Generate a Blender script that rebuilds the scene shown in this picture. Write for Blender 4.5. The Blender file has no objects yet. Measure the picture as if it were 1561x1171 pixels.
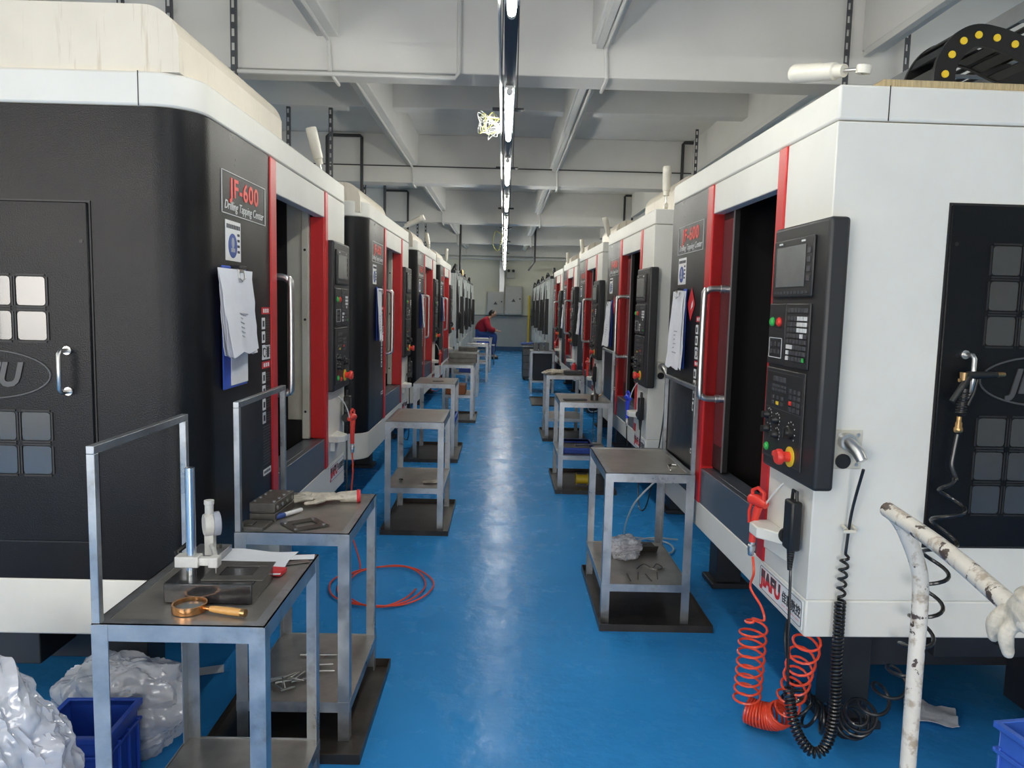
import bpy, math, random
from math import sin, cos, pi, radians, sqrt
from mathutils import Vector, Matrix, noise

random.seed(7)
SC = bpy.context.scene
COL = SC.collection
PI = pi

# ------------------------------------------------------------------ materials
MATS = {}
def new_mat(name):
    m = bpy.data.materials.new(name); m.use_nodes = True
    nt = m.node_tree
    b = nt.nodes['Principled BSDF']
    MATS[name] = m
    return m, nt, b

def mat(name, col, rough=.5, metal=0., var=0., vscale=6., bump=0., bscale=80., spec=.5, coat=0., emit=None, estr=0., stretch=None, rvar=0.):
    m, nt, b = new_mat(name)
    c = (col[0], col[1], col[2], 1)
    b.inputs['Base Color'].default_value = c
    b.inputs['Roughness'].default_value = rough
    b.inputs['Metallic'].default_value = metal
    b.inputs['Specular IOR Level'].default_value = spec
    b.inputs['Coat Weight'].default_value = coat
    if emit:
        b.inputs['Emission Color'].default_value = (*emit, 1)
        b.inputs['Emission Strength'].default_value = estr
    L = nt.links.new
    if var or bump or rvar:
        tc = nt.nodes.new('ShaderNodeTexCoord'); mp = nt.nodes.new('ShaderNodeMapping')
        L(tc.outputs['Object'], mp.inputs['Vector'])
        if stretch: mp.inputs['Scale'].default_value = stretch
    if var or rvar:
        n = nt.nodes.new('ShaderNodeTexNoise'); n.inputs['Scale'].default_value = vscale
        n.inputs['Detail'].default_value = 6; n.inputs['Roughness'].default_value = .62
        L(mp.outputs['Vector'], n.inputs['Vector'])
        if var:
            r = nt.nodes.new('ShaderNodeValToRGB')
            r.color_ramp.elements[0].position = .3; r.color_ramp.elements[1].position = .72
            r.color_ramp.elements[0].color = (col[0]*(1-var), col[1]*(1-var), col[2]*(1-var), 1)
            r.color_ramp.elements[1].color = (min(1, col[0]*(1+var*.6)), min(1, col[1]*(1+var*.6)), min(1, col[2]*(1+var*.6)), 1)
            L(n.outputs['Fac'], r.inputs['Fac']); L(r.outputs['Color'], b.inputs['Base Color'])
        if rvar:
            mr = nt.nodes.new('ShaderNodeMapRange')
            mr.inputs['From Min'].default_value = .3; mr.inputs['From Max'].default_value = .7
            mr.inputs['To Min'].default_value = rough-rvar; mr.inputs['To Max'].default_value = rough+rvar
            L(n.outputs['Fac'], mr.inputs['Value']); L(mr.outputs['Result'], b.inputs['Roughness'])
    if bump:
        n2 = nt.nodes.new('ShaderNodeTexNoise'); n2.inputs['Scale'].default_value = bscale
        n2.inputs['Detail'].default_value = 3
        L(mp.outputs['Vector'], n2.inputs['Vector'])
        bp = nt.nodes.new('ShaderNodeBump'); bp.inputs['Strength'].default_value = bump; bp.inputs['Distance'].default_value = .004
        L(n2.outputs['Fac'], bp.inputs['Height']); L(bp.outputs['Normal'], b.inputs['Normal'])
    return m

def spots(m, dark, scale, lo, hi, stretch=(1, 1, 1)):
    """adds worn / rusty patches of their own shape over a material's colour"""
    nt = m.node_tree; b = nt.nodes['Principled BSDF']; L = nt.links.new
    tc = nt.nodes.new('ShaderNodeTexCoord'); mp = nt.nodes.new('ShaderNodeMapping'); mp.inputs['Scale'].default_value = stretch
    L(tc.outputs['Object'], mp.inputs['Vector'])
    n = nt.nodes.new('ShaderNodeTexNoise'); n.inputs['Scale'].default_value = scale; n.inputs['Detail'].default_value = 5; n.inputs['Roughness'].default_value = .6
    L(mp.outputs['Vector'], n.inputs['Vector'])
    r = nt.nodes.new('ShaderNodeValToRGB'); r.color_ramp.elements[0].position = lo; r.color_ramp.elements[1].position = hi
    L(n.outputs['Fac'], r.inputs['Fac'])
    mx = nt.nodes.new('ShaderNodeMix'); mx.data_type = 'RGBA'
    src = b.inputs['Base Color'].links[0].from_socket if b.inputs['Base Color'].links else None
    if src: L(src, mx.inputs[6])
    else: mx.inputs[6].default_value = b.inputs['Base Color'].default_value
    mx.inputs[7].default_value = (*dark, 1)
    L(r.outputs['Color'], mx.inputs[0]); L(mx.outputs[2], b.inputs['Base Color'])

white = mat('white_paint', (.755, .74, .685), .5, var=.06, vscale=3., spec=.35)
cream = mat('cream_cover', (.72, .655, .545), .45, var=.10, vscale=2.5)
spots(cream, (.45, .36, .25), 5, .60, .80, (9, 9, .6))
black = mat('black_powder_coat', (.0075, .008, .0092), .33, spec=.24, bump=.25, bscale=260, var=.25, vscale=2.2, rvar=.06)
blackflat = mat('black_plain', (.012, .012, .013), .5)
pane_m = mat('smoked_pane', (.05, .048, .047), .24, var=.08, vscale=3, spec=1., coat=.6)
letter_m = mat('raised_grey', (.07, .07, .072), .4)
red = mat('red_paint', (.56, .018, .02), .36, var=.08, vscale=4)
sillm = mat('sill_steel', (.10, .115, .14), .34, metal=.4)
linerm = mat('liner_beige', (.60, .575, .49), .45, var=.12, vscale=3)
spots(linerm, (.30, .24, .13), 3, .55, .85, (1, 1, .5))
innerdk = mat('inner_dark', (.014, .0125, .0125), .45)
doorglass = mat('door_window', (.045, .018, .024), .12, coat=.4)
chrome = mat('satin_steel', (.68, .67, .65), .36, metal=1.)
castm = mat('dark_casting', (.026, .029, .034), .5, var=.3, vscale=4)
rubber = mat('black_rubber', (.012, .012, .012), .42)
steel = mat('table_steel', (.43, .45, .47), .36, metal=.85, var=.3, vscale=7, rvar=.1)
spots(steel, (.20, .175, .15), 9, .55, .8)
tops = mat('worn_tabletop', (.40, .38, .35), .32, metal=.65, var=.35, vscale=5, rvar=.04)
traym = mat('oily_tray', (.045, .037, .030), .36, metal=.2, var=.6, vscale=9)
screenm = mat('screen_grey', (.16, .165, .16), .22, var=.12, vscale=9)
bezelm = mat('monitor_bezel', (.022, .022, .023), .45)
keyw = mat('white_keys', (.68, .68, .67), .5)
keyk = mat('dark_keys', (.06, .06, .065), .5)
green = mat('green_button', (.05, .48, .10), .35)
redb = mat('red_button', (.75, .05, .035), .35)
yellow = mat('yellow_plastic', (.85, .60, .04), .4)
paper = mat('paper_white', (.80, .81, .86), .7, var=.06, vscale=9, bump=.5, bscale=26)
bluep = mat('blue_board', (.04, .10, .50), .4)
inkm = mat('ink', (.06, .06, .07), .7)
redi = mat('red_ink', (.62, .03, .04), .5)
pinki = mat('pink_ink', (.80, .45, .47), .6)
bluei = mat('blue_ink', (.035, .08, .30), .5)
plate_w = mat('sticker_white', (.80, .80, .80), .4)
lampm = mat('lamp_cream', (.74, .70, .60), .35, var=.08)
redhose = mat('red_hose', (.80, .075, .03), .32, coat=.2)
blackhose = mat('black_hose', (.012, .012, .013), .28, coat=.2)
clearhose = mat('grey_hose', (.42, .48, .52), .3)
blueg = mat('blue_gun', (.03, .06, .62), .35)
brass = mat('brass', (.50, .31, .14), .35, metal=1.)
copper = mat('copper_ring', (.80, .40, .17), .22, metal=1.)
woodm = mat('handle_wood', (.68, .36, .11), .3, coat=.5, stretch=(1, 30, 30), var=.15, vscale=5)
granite = mat('granite_block', (.028, .028, .030), .16, var=.4, vscale=60)
alu = mat('bright_aluminium', (.74, .77, .80), .26, metal=1.)
castw = mat('gauge_white', (.62, .61, .58), .5, var=.2, vscale=20)
gaugeb = mat('gauge_grey', (.34, .36, .42), .45)
dsteel = mat('dark_steel', (.125, .12, .112), .4, metal=.7, var=.3, vscale=14)
fsteel = mat('pin_steel', (.55, .54, .52), .3, metal=1.)
glovem = mat('cotton_glove', (.58, .53, .45), .9, var=.30, vscale=38, bump=1., bscale=75)
crateb = mat('blue_crate', (.022, .075, .44), .38, var=.12, vscale=6)
crater = mat('bright_blue_crate', (.05, .15, .62), .4, var=.1, vscale=6)
rustyw = mat('chipped_white_paint', (.72, .665, .59), .5, var=.12, vscale=14)
spots(rustyw, (.42, .34, .26), 30, .52, .62)
spots(rustyw, (.08, .055, .045), 26, .595, .615)
rustd = mat('rusty_plate', (.11, .05, .035), .7, var=.4, vscale=8)
concrete = mat('ceiling_paint', (.74, .735, .71), .8, var=.07, vscale=1.2)
wallm = mat('cream_wall', (.82, .81, .68), .75, var=.05, vscale=1.)
dado = mat('grey_dado', (.44, .45, .43), .6, var=.05)
skirtb = mat('blue_skirting', (.02, .08, .17), .4)
pipew = mat('white_conduit', (.66, .66, .64), .5)
pipek = mat('dark_pipe', (.035, .037, .04), .5)
slotm = mat('slotted_angle_grey', (.10, .105, .115), .45, metal=.5)
traygr = mat('galvanised_tray', (.30, .31, .32), .4, metal=.6, var=.15)
trackm = mat('dark_track', (.02, .026, .038), .4)
cabm = mat('cabinet_grey', (.56, .55, .51), .45, var=.04)
duct = mat('duct_steel', (.62, .64, .66), .3, metal=.6)
oldw = mat('old_grey_enamel', (.56, .585, .575), .45, var=.1)
oldd = mat('old_dark_door', (.085, .10, .10), .25, var=.2)
amber = mat('amber_lamp', (.9, .55, .12), .3, emit=(1, .6, .15), estr=1.2)
redcloth = mat('red_cloth', (.36, .012, .03), .85, var=.15, vscale=12, bump=.3, bscale=40)
jeans = mat('blue_cloth', (.03, .07, .24), .85, var=.2, vscale=12)
skin = mat('skin', (.52, .32, .23), .55)
hairm = mat('black_hair', (.008, .007, .007), .5)
greenb = mat('green_bowl', (.30, .36, .12), .4)
orangec = mat('orange_crate', (.38, .12, .04), .5, var=.2)
tubem = mat('lamp_tube', (1, 1, 1), .4, emit=(1., .985, .90), estr=85.)
wirey = mat('yellow_wire', (.55, .55, .12), .5)
foam = mat('tan_board', (.52, .41, .23), .85, stretch=(1, 14, 1), var=.35, vscale=14)
stainm = mat('dark_glass', (.02, .03, .03), .1)

# plastic film: part see-through, glossy and wrinkled
def film():
    m, nt, b = new_mat('clear_film'); L = nt.links.new
    b.inputs['Base Color'].default_value = (.70, .70, .745, 1); b.inputs['Roughness'].default_value = .12
    b.inputs['Specular IOR Level'].default_value = 1.; b.inputs['Coat Weight'].default_value = .5; b.inputs['Coat Roughness'].default_value = .12
    tc = nt.nodes.new('ShaderNodeTexCoord')
    mp = nt.nodes.new('ShaderNodeMapping'); mp.inputs['Scale'].default_value = (1, 1, 1.7); mp.inputs['Rotation'].default_value = (.5, .6, .3)
    L(tc.outputs['Object'], mp.inputs['Vector'])
    n = nt.nodes.new('ShaderNodeTexNoise'); n.noise_type = 'RIDGED_MULTIFRACTAL'; n.inputs['Scale'].default_value = 16; n.inputs['Detail'].default_value = 4; n.inputs['Distortion'].default_value = .8
    L(mp.outputs['Vector'], n.inputs['Vector'])
    bp = nt.nodes.new('ShaderNodeBump'); bp.inputs['Strength'].default_value = .8; bp.inputs['Distance'].default_value = .012
    L(n.outputs['Fac'], bp.inputs['Height']); L(bp.outputs['Normal'], b.inputs['Normal']); L(bp.outputs['Normal'], b.inputs['Coat Normal'])
    tr = nt.nodes.new('ShaderNodeBsdfTransparent'); mx = nt.nodes.new('ShaderNodeMixShader'); mx.inputs['Fac'].default_value = .62
    out = nt.nodes['Material Output']
    L(tr.outputs[0], mx.inputs[1]); L(b.outputs[0], mx.inputs[2]); L(mx.outputs[0], out.inputs['Surface'])
    return m
filmm = film()

def glassy(name, col, fac):
    m, nt, b = new_mat(name); L = nt.links.new
    b.inputs['Base Color'].default_value = (*col, 1); b.inputs['Roughness'].default_value = .05
    tr = nt.nodes.new('ShaderNodeBsdfTransparent'); mx = nt.nodes.new('ShaderNodeMixShader'); mx.inputs['Fac'].default_value = fac
    L(tr.outputs[0], mx.inputs[1]); L(b.outputs[0], mx.inputs[2]); L(mx.outputs[0], nt.nodes['Material Output'].inputs['Surface'])
    return m
lens_m = glassy('lens_glass', (.5, .55, .55), .25)
winglass = glassy('window_glass', (.8, .85, .85), .08)

def floor_mat():
    m, nt, b = new_mat('blue_epoxy'); L = nt.links.new
    tc = nt.nodes.new('ShaderNodeTexCoord')
    n = nt.nodes.new('ShaderNodeTexNoise'); n.inputs['Scale'].default_value = .9; n.inputs['Detail'].default_value = 7; n.inputs['Roughness'].default_value = .6
    L(tc.outputs['Object'], n.inputs['Vector'])
    r = nt.nodes.new('ShaderNodeValToRGB')
    r.color_ramp.elements[0].position = .3; r.color_ramp.elements[0].color = (.030, .250, .620, 1)
    r.color_ramp.elements[1].position = .7; r.color_ramp.elements[1].color = (.042, .315, .740, 1)
    L(n.outputs['Fac'], r.inputs['Fac'])
    # dirty scuffs
    n2 = nt.nodes.new('ShaderNodeTexNoise'); n2.inputs['Scale'].default_value = 3.3; n2.inputs['Detail'].default_value = 8; n2.inputs['Roughness'].default_value = .7
    L(tc.outputs['Object'], n2.inputs['Vector'])
    r2 = nt.nodes.new('ShaderNodeValToRGB'); r2.color_ramp.elements[0].position = .60; r2.color_ramp.elements[1].position = .78
    r2.color_ramp.elements[1].color = (.30, .30, .30, 1)
    L(n2.outputs['Fac'], r2.inputs['Fac'])
    mx = nt.nodes.new('ShaderNodeMix'); mx.data_type = 'RGBA'; mx.inputs[7].default_value = (.04, .13, .25, 1)
    L(r2.outputs['Color'], mx.inputs[0]); L(r.outputs['Color'], mx.inputs[6]); L(mx.outputs[2], b.inputs['Base Color'])
    mr = nt.nodes.new('ShaderNodeMapRange'); mr.inputs['From Min'].default_value = .3; mr.inputs['From Max'].default_value = .7
    mr.inputs['To Min'].default_value = .15; mr.inputs['To Max'].default_value = .34
    L(n2.outputs['Fac'], mr.inputs['Value']); L(mr.outputs['Result'], b.inputs['Roughness'])
    n3 = nt.nodes.new('ShaderNodeTexNoise'); n3.inputs['Scale'].default_value = 11; n3.inputs['Detail'].default_value = 4
    L(tc.outputs['Object'], n3.inputs['Vector'])
    bp = nt.nodes.new('ShaderNodeBump'); bp.inputs['Strength'].default_value = .45; bp.inputs['Distance'].default_value = .008
    L(n3.outputs['Fac'], bp.inputs['Height']); L(bp.outputs['Normal'], b.inputs['Normal'])
    b.inputs['Specular IOR Level'].default_value = .07
    return m
floorm = floor_mat()

# ------------------------------------------------------------------ mesh builder
class MB:
    def __init__(s): s.v = []; s.f = []; s.m = []; s.s = []
    def add(s, vs, fs, mat=0, smooth=False):
        b = len(s.v); s.v += [tuple(v) for v in vs]
        for f in fs: s.f.append([i+b for i in f]); s.m.append(mat); s.s.append(smooth)
        return s
    def box(s, x0, x1, y0, y1, z0, z1, mat=0, M=None):
        vs = [(x, y, z) for z in (z0, z1) for y in (y0, y1) for x in (x0, x1)]
        if M: vs = [M @ Vector(v) for v in vs]
        return s.add(vs, [(0, 2, 3, 1), (4, 5, 7, 6), (0, 1, 5, 4), (2, 6, 7, 3), (0, 4, 6, 2), (1, 3, 7, 5)], mat)
    def bar(s, p0, p1, w, h, mat=0, up=(0, 0, 1)):
        p0 = Vector(p0); p1 = Vector(p1); d = (p1-p0).normalized(); u = Vector(up)
        if abs(d.dot(u)) > .99: u = Vector((0, 1, 0))
        a = d.cross(u).normalized(); u = a.cross(d)
        vs = [p+a*i*w/2+u*j*h/2 for p in (p0, p1) for j in (-1, 1) for i in (-1, 1)]
        return s.add(vs, [(0, 1, 3, 2), (4, 6, 7, 5), (0, 4, 5, 1), (2, 3, 7, 6), (0, 2, 6, 4), (1, 5, 7, 3)], mat)
    def tube(s, pts, r, seg=8, mat=0, closed=False):
        pts = [Vector(p) for p in pts]; n = len(pts)
        rr = r if isinstance(r, (list, tuple)) else [r]*n
        t0 = (pts[1]-pts[0]).normalized()
        ref = Vector((0, 0, 1)) if abs(t0.z) < .9 else Vector((1, 0, 0))
        a = t0.cross(ref).normalized(); vs = []; prev = t0
        for i, p in enumerate(pts):
            if closed: t = (pts[(i+1) % n]-pts[i-1]).normalized()
            else: t = (pts[min(i+1, n-1)]-pts[max(i-1, 0)]).normalized()
            q = prev.rotation_difference(t); a = q @ a; a = (a-t*a.dot(t)).normalized(); prev = t
            b = t.cross(a)
            for k in range(seg):
                g = 2*PI*k/seg; vs.append(p+a*cos(g)*rr[i]+b*sin(g)*rr[i])
        fs = []
        for i in range(n if closed else n-1):
            j = (i+1) % n
            for k in range(seg):
                l = (k+1) % seg; fs.append((i*seg+k, i*seg+l, j*seg+l, j*seg+k))
        s.add(vs, fs, mat, True)
        if not closed:
            b = len(s.v)-len(vs)
            s.f.append([b+k for k in range(seg)][::-1]); s.m.append(mat); s.s.append(False)
            s.f.append([b+(n-1)*seg+k for k in range(seg)]); s.m.append(mat); s.s.append(False)
        return s
    def cyl(s, p0, p1, r0, r1=None, seg=16, mat=0):
        return s.tube([p0, p1], [r0, r0 if r1 is None else r1], seg, mat)
    def lathe(s, prof, M=None, seg=20, mat=0):
        M = M or Matrix(); vs = []; fs = []; n = len(prof)
        for r, z in prof:
            for k in range(seg):
                g = 2*PI*k/seg; vs.append(M @ Vector((r*cos(g), r*sin(g), z)))
        for i in range(n-1):
            for k in range(seg):
                l = (k+1) % seg; fs.append((i*seg+k, i*seg+l, (i+1)*seg+l, (i+1)*seg+k))
        fs.append(tuple(range(seg))[::-1]); fs.append(tuple((n-1)*seg+k for k in range(seg)))
        return s.add(vs, fs, mat, True)
    def prism(s, poly, z0, z1, mat=0, f=None, smooth=False):
        """poly in (a,b), extruded along c from z0 to z1; f maps (a,b,c) to xyz"""
        f = f or (lambda a, b, c: (a, b, c)); n = len(poly)
        vs = [f(a, b, z0) for a, b in poly]+[f(a, b, z1) for a, b in poly]
        fs = [tuple(range(n))[::-1], tuple(range(n, 2*n))]
        s.add(vs, fs, mat, False); b = len(s.v)-2*n
        for i in range(n):
            j = (i+1) % n
            s.f.append([b+i, b+j, b+n+j, b+n+i]); s.m.append(mat); s.s.append(smooth)
        return s
    def sheet(s, grid, th, mat=0):
        """grid[i][j] points -> thin two-sided sheet"""
        ni = len(grid); nj = len(grid[0]); P = [[Vector(p) for p in r] for r in grid]
        def nrm(i, j):
            a = P[min(i+1, ni-1)][j]-P[max(i-1, 0)][j]; b = P[i][min(j+1, nj-1)]-P[i][max(j-1, 0)]
            return a.cross(b).normalized()
        top = [P[i][j]+nrm(i, j)*th/2 for i in range(ni) for j in range(nj)]
        bot = [P[i][j]-nrm(i, j)*th/2 for i in range(ni) for j in range(nj)]
        fs = []; N = ni*nj
        for i in range(ni-1):
            for j in range(nj-1):
                a, b, c, d = i*nj+j, (i+1)*nj+j, (i+1)*nj+j+1, i*nj+j+1
                fs.append((a, b, c, d)); fs.append((N+d, N+c, N+b, N+a))
        rim = [(0, j) for j in range(nj)]+[(i, nj-1) for i in range(1, ni)]+[(ni-1, j) for j in range(nj-2, -1, -1)]+[(i, 0) for i in range(ni-2, 0, -1)]
        for k in range(len(rim)):
            a = rim[k][0]*nj+rim[k][1]; b = rim[(k+1) % len(rim)]; b = b[0]*nj+b[1]
            fs.append((a, b, N+b, N+a))
        return s.add(top+bot, fs, mat, True)
    def ball(s, c, r, seg=16, rings=10, mat=0, M=None):
        c = Vector(c); r = Vector(r) if not isinstance(r, (int, float)) else Vector((r, r, r))
        vs = []; fs = []
        for i in range(rings+1):
            t = PI*i/rings
            for k in range(seg):
                g = 2*PI*k/seg; p = Vector((r.x*sin(t)*cos(g), r.y*sin(t)*sin(g), r.z*cos(t)))
                vs.append(c+(M @ p if M else p))
        for i in range(rings):
            for k in range(seg):
                l = (k+1) % seg; fs.append((i*seg+k, (i+1)*seg+k, (i+1)*seg+l, i*seg+l))
        return s.add(vs, fs, mat, True)
    def build(s, name, mats, parent=None, bevel=0., segs=2, M=None, remesh=0., smooth_it=0):
        me = bpy.data.meshes.new(name)
        me.from_pydata(s.v, [], s.f); me.validate()
        for m in (mats if isinstance(mats, (list, tuple)) else [mats]): me.materials.append(m)
        if len(me.polygons) == len(s.f):
            me.polygons.foreach_set('material_index', s.m); me.polygons.foreach_set('use_smooth', s.s)
        me.update()
        try: me.set_sharp_from_angle(angle=radians(40))
        except Exception: pass
        o = bpy.data.objects.new(name, me); COL.objects.link(o)
        if parent: o.parent = parent
        if M: o.matrix_local = M
        if remesh:
            r = o.modifiers.new('Remesh', 'REMESH'); r.mode = 'VOXEL'; r.voxel_size = remesh; r.use_smooth_shade = True
            if smooth_it:
                q = o.modifiers.new('Smooth', 'SMOOTH'); q.iterations = smooth_it; q.factor = .5
        if bevel:
            bm = o.modifiers.new('Bevel', 'BEVEL'); bm.width = bevel; bm.segments = segs; bm.limit_method = 'ANGLE'; bm.angle_limit = radians(50)
            bm.harden_normals = False
        return o

def tag(o, label, cat, group=None, kind=None):
    o['label'] = label; o['category'] = cat
    if group: o['group'] = group
    if kind: o['kind'] = kind
    return o
def empty(name, M, label=None, cat=None, group=None):
    o = bpy.data.objects.new(name, None); COL.objects.link(o)
    o.empty_display_size = .1
    o.matrix_world = M if isinstance(M, Matrix) else Matrix.Translation(M)
    if label: tag(o, label, cat, group)
    return o
def copy_tree(o, parent=None):
    c = o.copy(); COL.objects.link(c)
    if parent: c.parent = parent; c.matrix_parent_inverse = o.matrix_parent_inverse.copy()
    for ch in list(o.children): copy_tree(ch, c)
    return c
def RZ(deg): return Matrix.Rotation(radians(deg), 4, 'Z')
def RX(deg): return Matrix.Rotation(radians(deg), 4, 'X')
def RY(deg): return Matrix.Rotation(radians(deg), 4, 'Y')
def TR(x, y, z): return Matrix.Translation((x, y, z))

def text(name, body, size, m, M, parent=None, ext=.0012, shear=0., spacing=1., xs=1., align='LEFT', fake_bold=0.):
    cu = bpy.data.curves.new(name, 'FONT'); cu.body = body; cu.size = size; cu.shear = shear
    cu.extrude = ext; cu.space_character = spacing; cu.align_x = align; cu.offset = fake_bold
    cu.resolution_u = 3
    t = bpy.data.objects.new(name+'_source', cu); COL.objects.link(t)
    dg = bpy.context.evaluated_depsgraph_get(); dg.update()
    me = bpy.data.meshes.new_from_object(t.evaluated_get(dg)); me.name = name
    bpy.data.objects.remove(t); bpy.data.curves.remove(cu)
    me.transform(Matrix.Diagonal((xs, 1, 1, 1)))
    me.materials.clear(); me.materials.append(m)
    o = bpy.data.objects.new(name, me); COL.objects.link(o)
    if parent: o.parent = parent
    o.matrix_local = M
    return o
FRONT = RX(90)                                            # text that faces -y
SIDE0 = Matrix(((0, 0, -1, 0), (-1, 0, 0, 0), (0, 1, 0, 0), (0, 0, 0, 1)))   # faces -x
SIDE1 = Matrix(((0, 0, 1, 0), (1, 0, 0, 0), (0, 1, 0, 0), (0, 0, 0, 1)))     # faces +x

def bez(pts, n=10):
    """Catmull-Rom through points"""
    P = [Vector(p) for p in pts]; out = []
    for i in range(len(P)-1):
        a = P[max(i-1, 0)]; b = P[i]; c = P[i+1]; d = P[min(i+2, len(P)-1)]
        for k in range(n):
            t = k/n
            out.append(.5*((2*b)+(c-a)*t+(2*a-5*b+4*c-d)*t*t+(3*b-a-3*c+d)*t**3))
    out.append(P[-1]); return out
def coil(path, R, turns, per=14, taper=.06):
    """a helix wound round a path; R may be a function of 0..1"""
    path = [Vector(p) for p in path]
    L = [0]
    for i in range(1, len(path)): L.append(L[-1]+(path[i]-path[i-1]).length)
    tot = L[-1]; out = []
    def at(s):
        s = max(0, min(tot, s))
        for i in range(1, len(L)):
            if s <= L[i]+1e-9:
                t = (s-L[i-1])/max(1e-9, L[i]-L[i-1]); return path[i-1].lerp(path[i], t)
        return path[-1]
    N = int(turns*per); a = None; prev = None
    for k in range(N+1):
        u = k/N; s = tot*u; p = at(s); t = (at(s+tot*.01)-at(s-tot*.01)).normalized()
        if a is None:
            ref = Vector((0, 0, 1)) if abs(t.z) < .9 else Vector((1, 0, 0)); a = t.cross(ref).normalized()
        else:
            a = prev.rotation_difference(t) @ a; a = (a-t*a.dot(t)).normalized()
        prev = t; b = t.cross(a); g = 2*PI*turns*u
        rr = R(u) if callable(R) else R
        rr *= min(1, u/taper, (1-u)/taper)
        out.append(p+a*cos(g)*rr+b*sin(g)*rr)
    return out
def arc(cx, cy, r, a0, a1, n):
    return [(cx+r*cos(radians(a0+(a1-a0)*i/n)), cy+r*sin(radians(a0+(a1-a0)*i/n))) for i in range(n+1)]

# ------------------------------------------------------------------ camera
F_PX = 1150.0
def make_camera():
    vp = (768., 466.); roll = 1.3; H = 1.55
    v = Vector(((vp[0]-780.5)/F_PX, -(vp[1]-585.5)/F_PX, -1)).normalized()
    u = Vector((sin(radians(roll)), cos(radians(roll)), 0)); u = (u-v*u.dot(v)).normalized()
    w = v.cross(u)
    Rm = Matrix((w, v, u))            # rows: camera-space images of the world axes -> world = Rm @ camera vector
    cam = bpy.data.cameras.new('camera'); o = bpy.data.objects.new('camera', cam); COL.objects.link(o)
    cam.sensor_fit = 'HORIZONTAL'; cam.sensor_width = 36; cam.lens = F_PX/1561*36
    cam.clip_start = .05; cam.clip_end = 100
    o.matrix_world = Matrix.Translation((0, 0, H)) @ Rm.to_4x4()
    SC.camera = o
make_camera()

# ------------------------------------------------------------------ the room
X0, X1, Y0, Y1, ZC = -6.2, 6.2, -3.4, 26.0, 3.85
def struct(name, mb, m, label, cat, bevel=0.):
    o = mb.build(name, m, None, bevel); tag(o, label, cat, kind='structure'); return o
struct('floor', MB().box(X0-.2, X1+.2, Y0-.2, Y1+.2, -.12, 0), floorm, 'glossy blue epoxy floor running down the aisle', 'floor')
struct('ceiling', MB().box(X0-.2, X1+.2, Y0-.2, Y1+.2, ZC, ZC+.15), concrete, 'pale grey painted concrete ceiling slab', 'ceiling')
struct('wall_far', MB().box(X0, X1, Y1, Y1+.2, 1.22, ZC), wallm, 'cream upper wall at the far end of the aisle', 'wall')
struct('trim_1', MB().box(X0, X1, Y1-.012, Y1+.2, .15, 1.2), dado, 'grey lower band of the far end wall', 'wall trim')
struct('trim_2', MB().box(X0, X1, Y1-.02, Y1+.2, 1.2, 1.22), pipek, 'dark line between the cream and grey bands of the far wall', 'wall trim')
struct('baseboard_far', MB().box(X0, X1, Y1-.03, Y1+.2, 0, .15), skirtb, 'dark blue skirting along the foot of the far wall', 'baseboard')
struct('wall_left', MB().box(X0-.2, X0, Y0, Y1, 0, ZC), wallm, 'cream wall behind the left row of machines', 'wall')
struct('wall_right', MB().box(X1, X1+.2, Y0, Y1, 0, ZC), wallm, 'cream wall behind the right row of machines', 'wall')
# back wall (behind the camera) with two real windows
wb = MB()
wins = [(-5.6, -2.3, .9, 3.3), (-.5, 1.5, 0.05, 2.5)]
wb.box(X0, -5.6, Y0-.2, Y0, 0, ZC); wb.box(-5.6, -2.3, Y0-.2, Y0, 0, .9); wb.box(-5.6, -2.3, Y0-.2, Y0, 3.3, ZC)
wb.box(-2.3, -.5, Y0-.2, Y0, 0, ZC); wb.box(-.5, 1.5, Y0-.2, Y0, 2.5, ZC); wb.box(1.5, X1, Y0-.2, Y0, 0, ZC)
struct('wall_back', wb, wallm, 'cream wall with openings behind the viewer', 'wall')
for i, (a, b, c, d) in enumerate(wins):
    w = MB()
    for x in (a+.03, (a+b)/2, b-.03): w.box(x-.03, x+.03, Y0-.14, Y0-.06, c, d)
    for z in (c+.03, d-.03): w.box(a, b, Y0-.14, Y0-.06, z-.03, z+.03)
    o = struct('window_%d' % (i+1), w, pipew, ['white framed window in the wall behind the viewer, left side', 'glazed double entrance behind the viewer'][i], 'window')
    MB().box(a, b, Y0-.105, Y0-.098, c, d).build('pane', winglass, o)
    l = bpy.data.lights.new('daylight', 'AREA'); l.shape = 'RECTANGLE'; l.size = b-a; l.size_y = d-c
    l.energy = [300, 150][i]; l.color = [(1, .94, .87), (1, .965, .91)][i]
    lo = bpy.data.objects.new('daylight', l); COL.objects.link(lo)
    lo.matrix_world = TR((a+b)/2, Y0-.3, (c+d)/2) @ RX(90)
# concrete beams
def beam(x0, x1, y0, y1, z0, lab):
    struct('beam', MB().box(x0, x1, y0, y1, z0, ZC), concrete, lab, 'ceiling beam', .008)
MY = [.62, 5.63, 10.62, 15.6, 20.6, 25.6]
ordn = ['first', 'second', 'third', 'fourth', 'fifth', 'sixth']
for i, y in enumerate(MY):
    beam(X0, X1, y, y+.30, 3.2, ['deep concrete cross beam above the viewer', 'deep concrete cross beam nearest the viewer, white conduit under its left half', 'deep concrete cross beam next behind the nearest one', 'deep concrete cross beam, third one down the aisle', 'deep concrete cross beam, fourth one down the aisle', 'deep concrete cross beam against the far end wall'][i])
XB = [(-3.34, -3.18), (-1.38, -1.22), (.59, .745), (2.54, 2.70), (4.50, 4.66), (-5.30, -5.14)]
xn = ['far left', 'left of the lamp row', 'right of the lamp row', 'far right', 'by the right wall', 'by the left wall']
bays = list(zip([y+.30 for y in MY[:-1]], MY[1:]))
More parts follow.
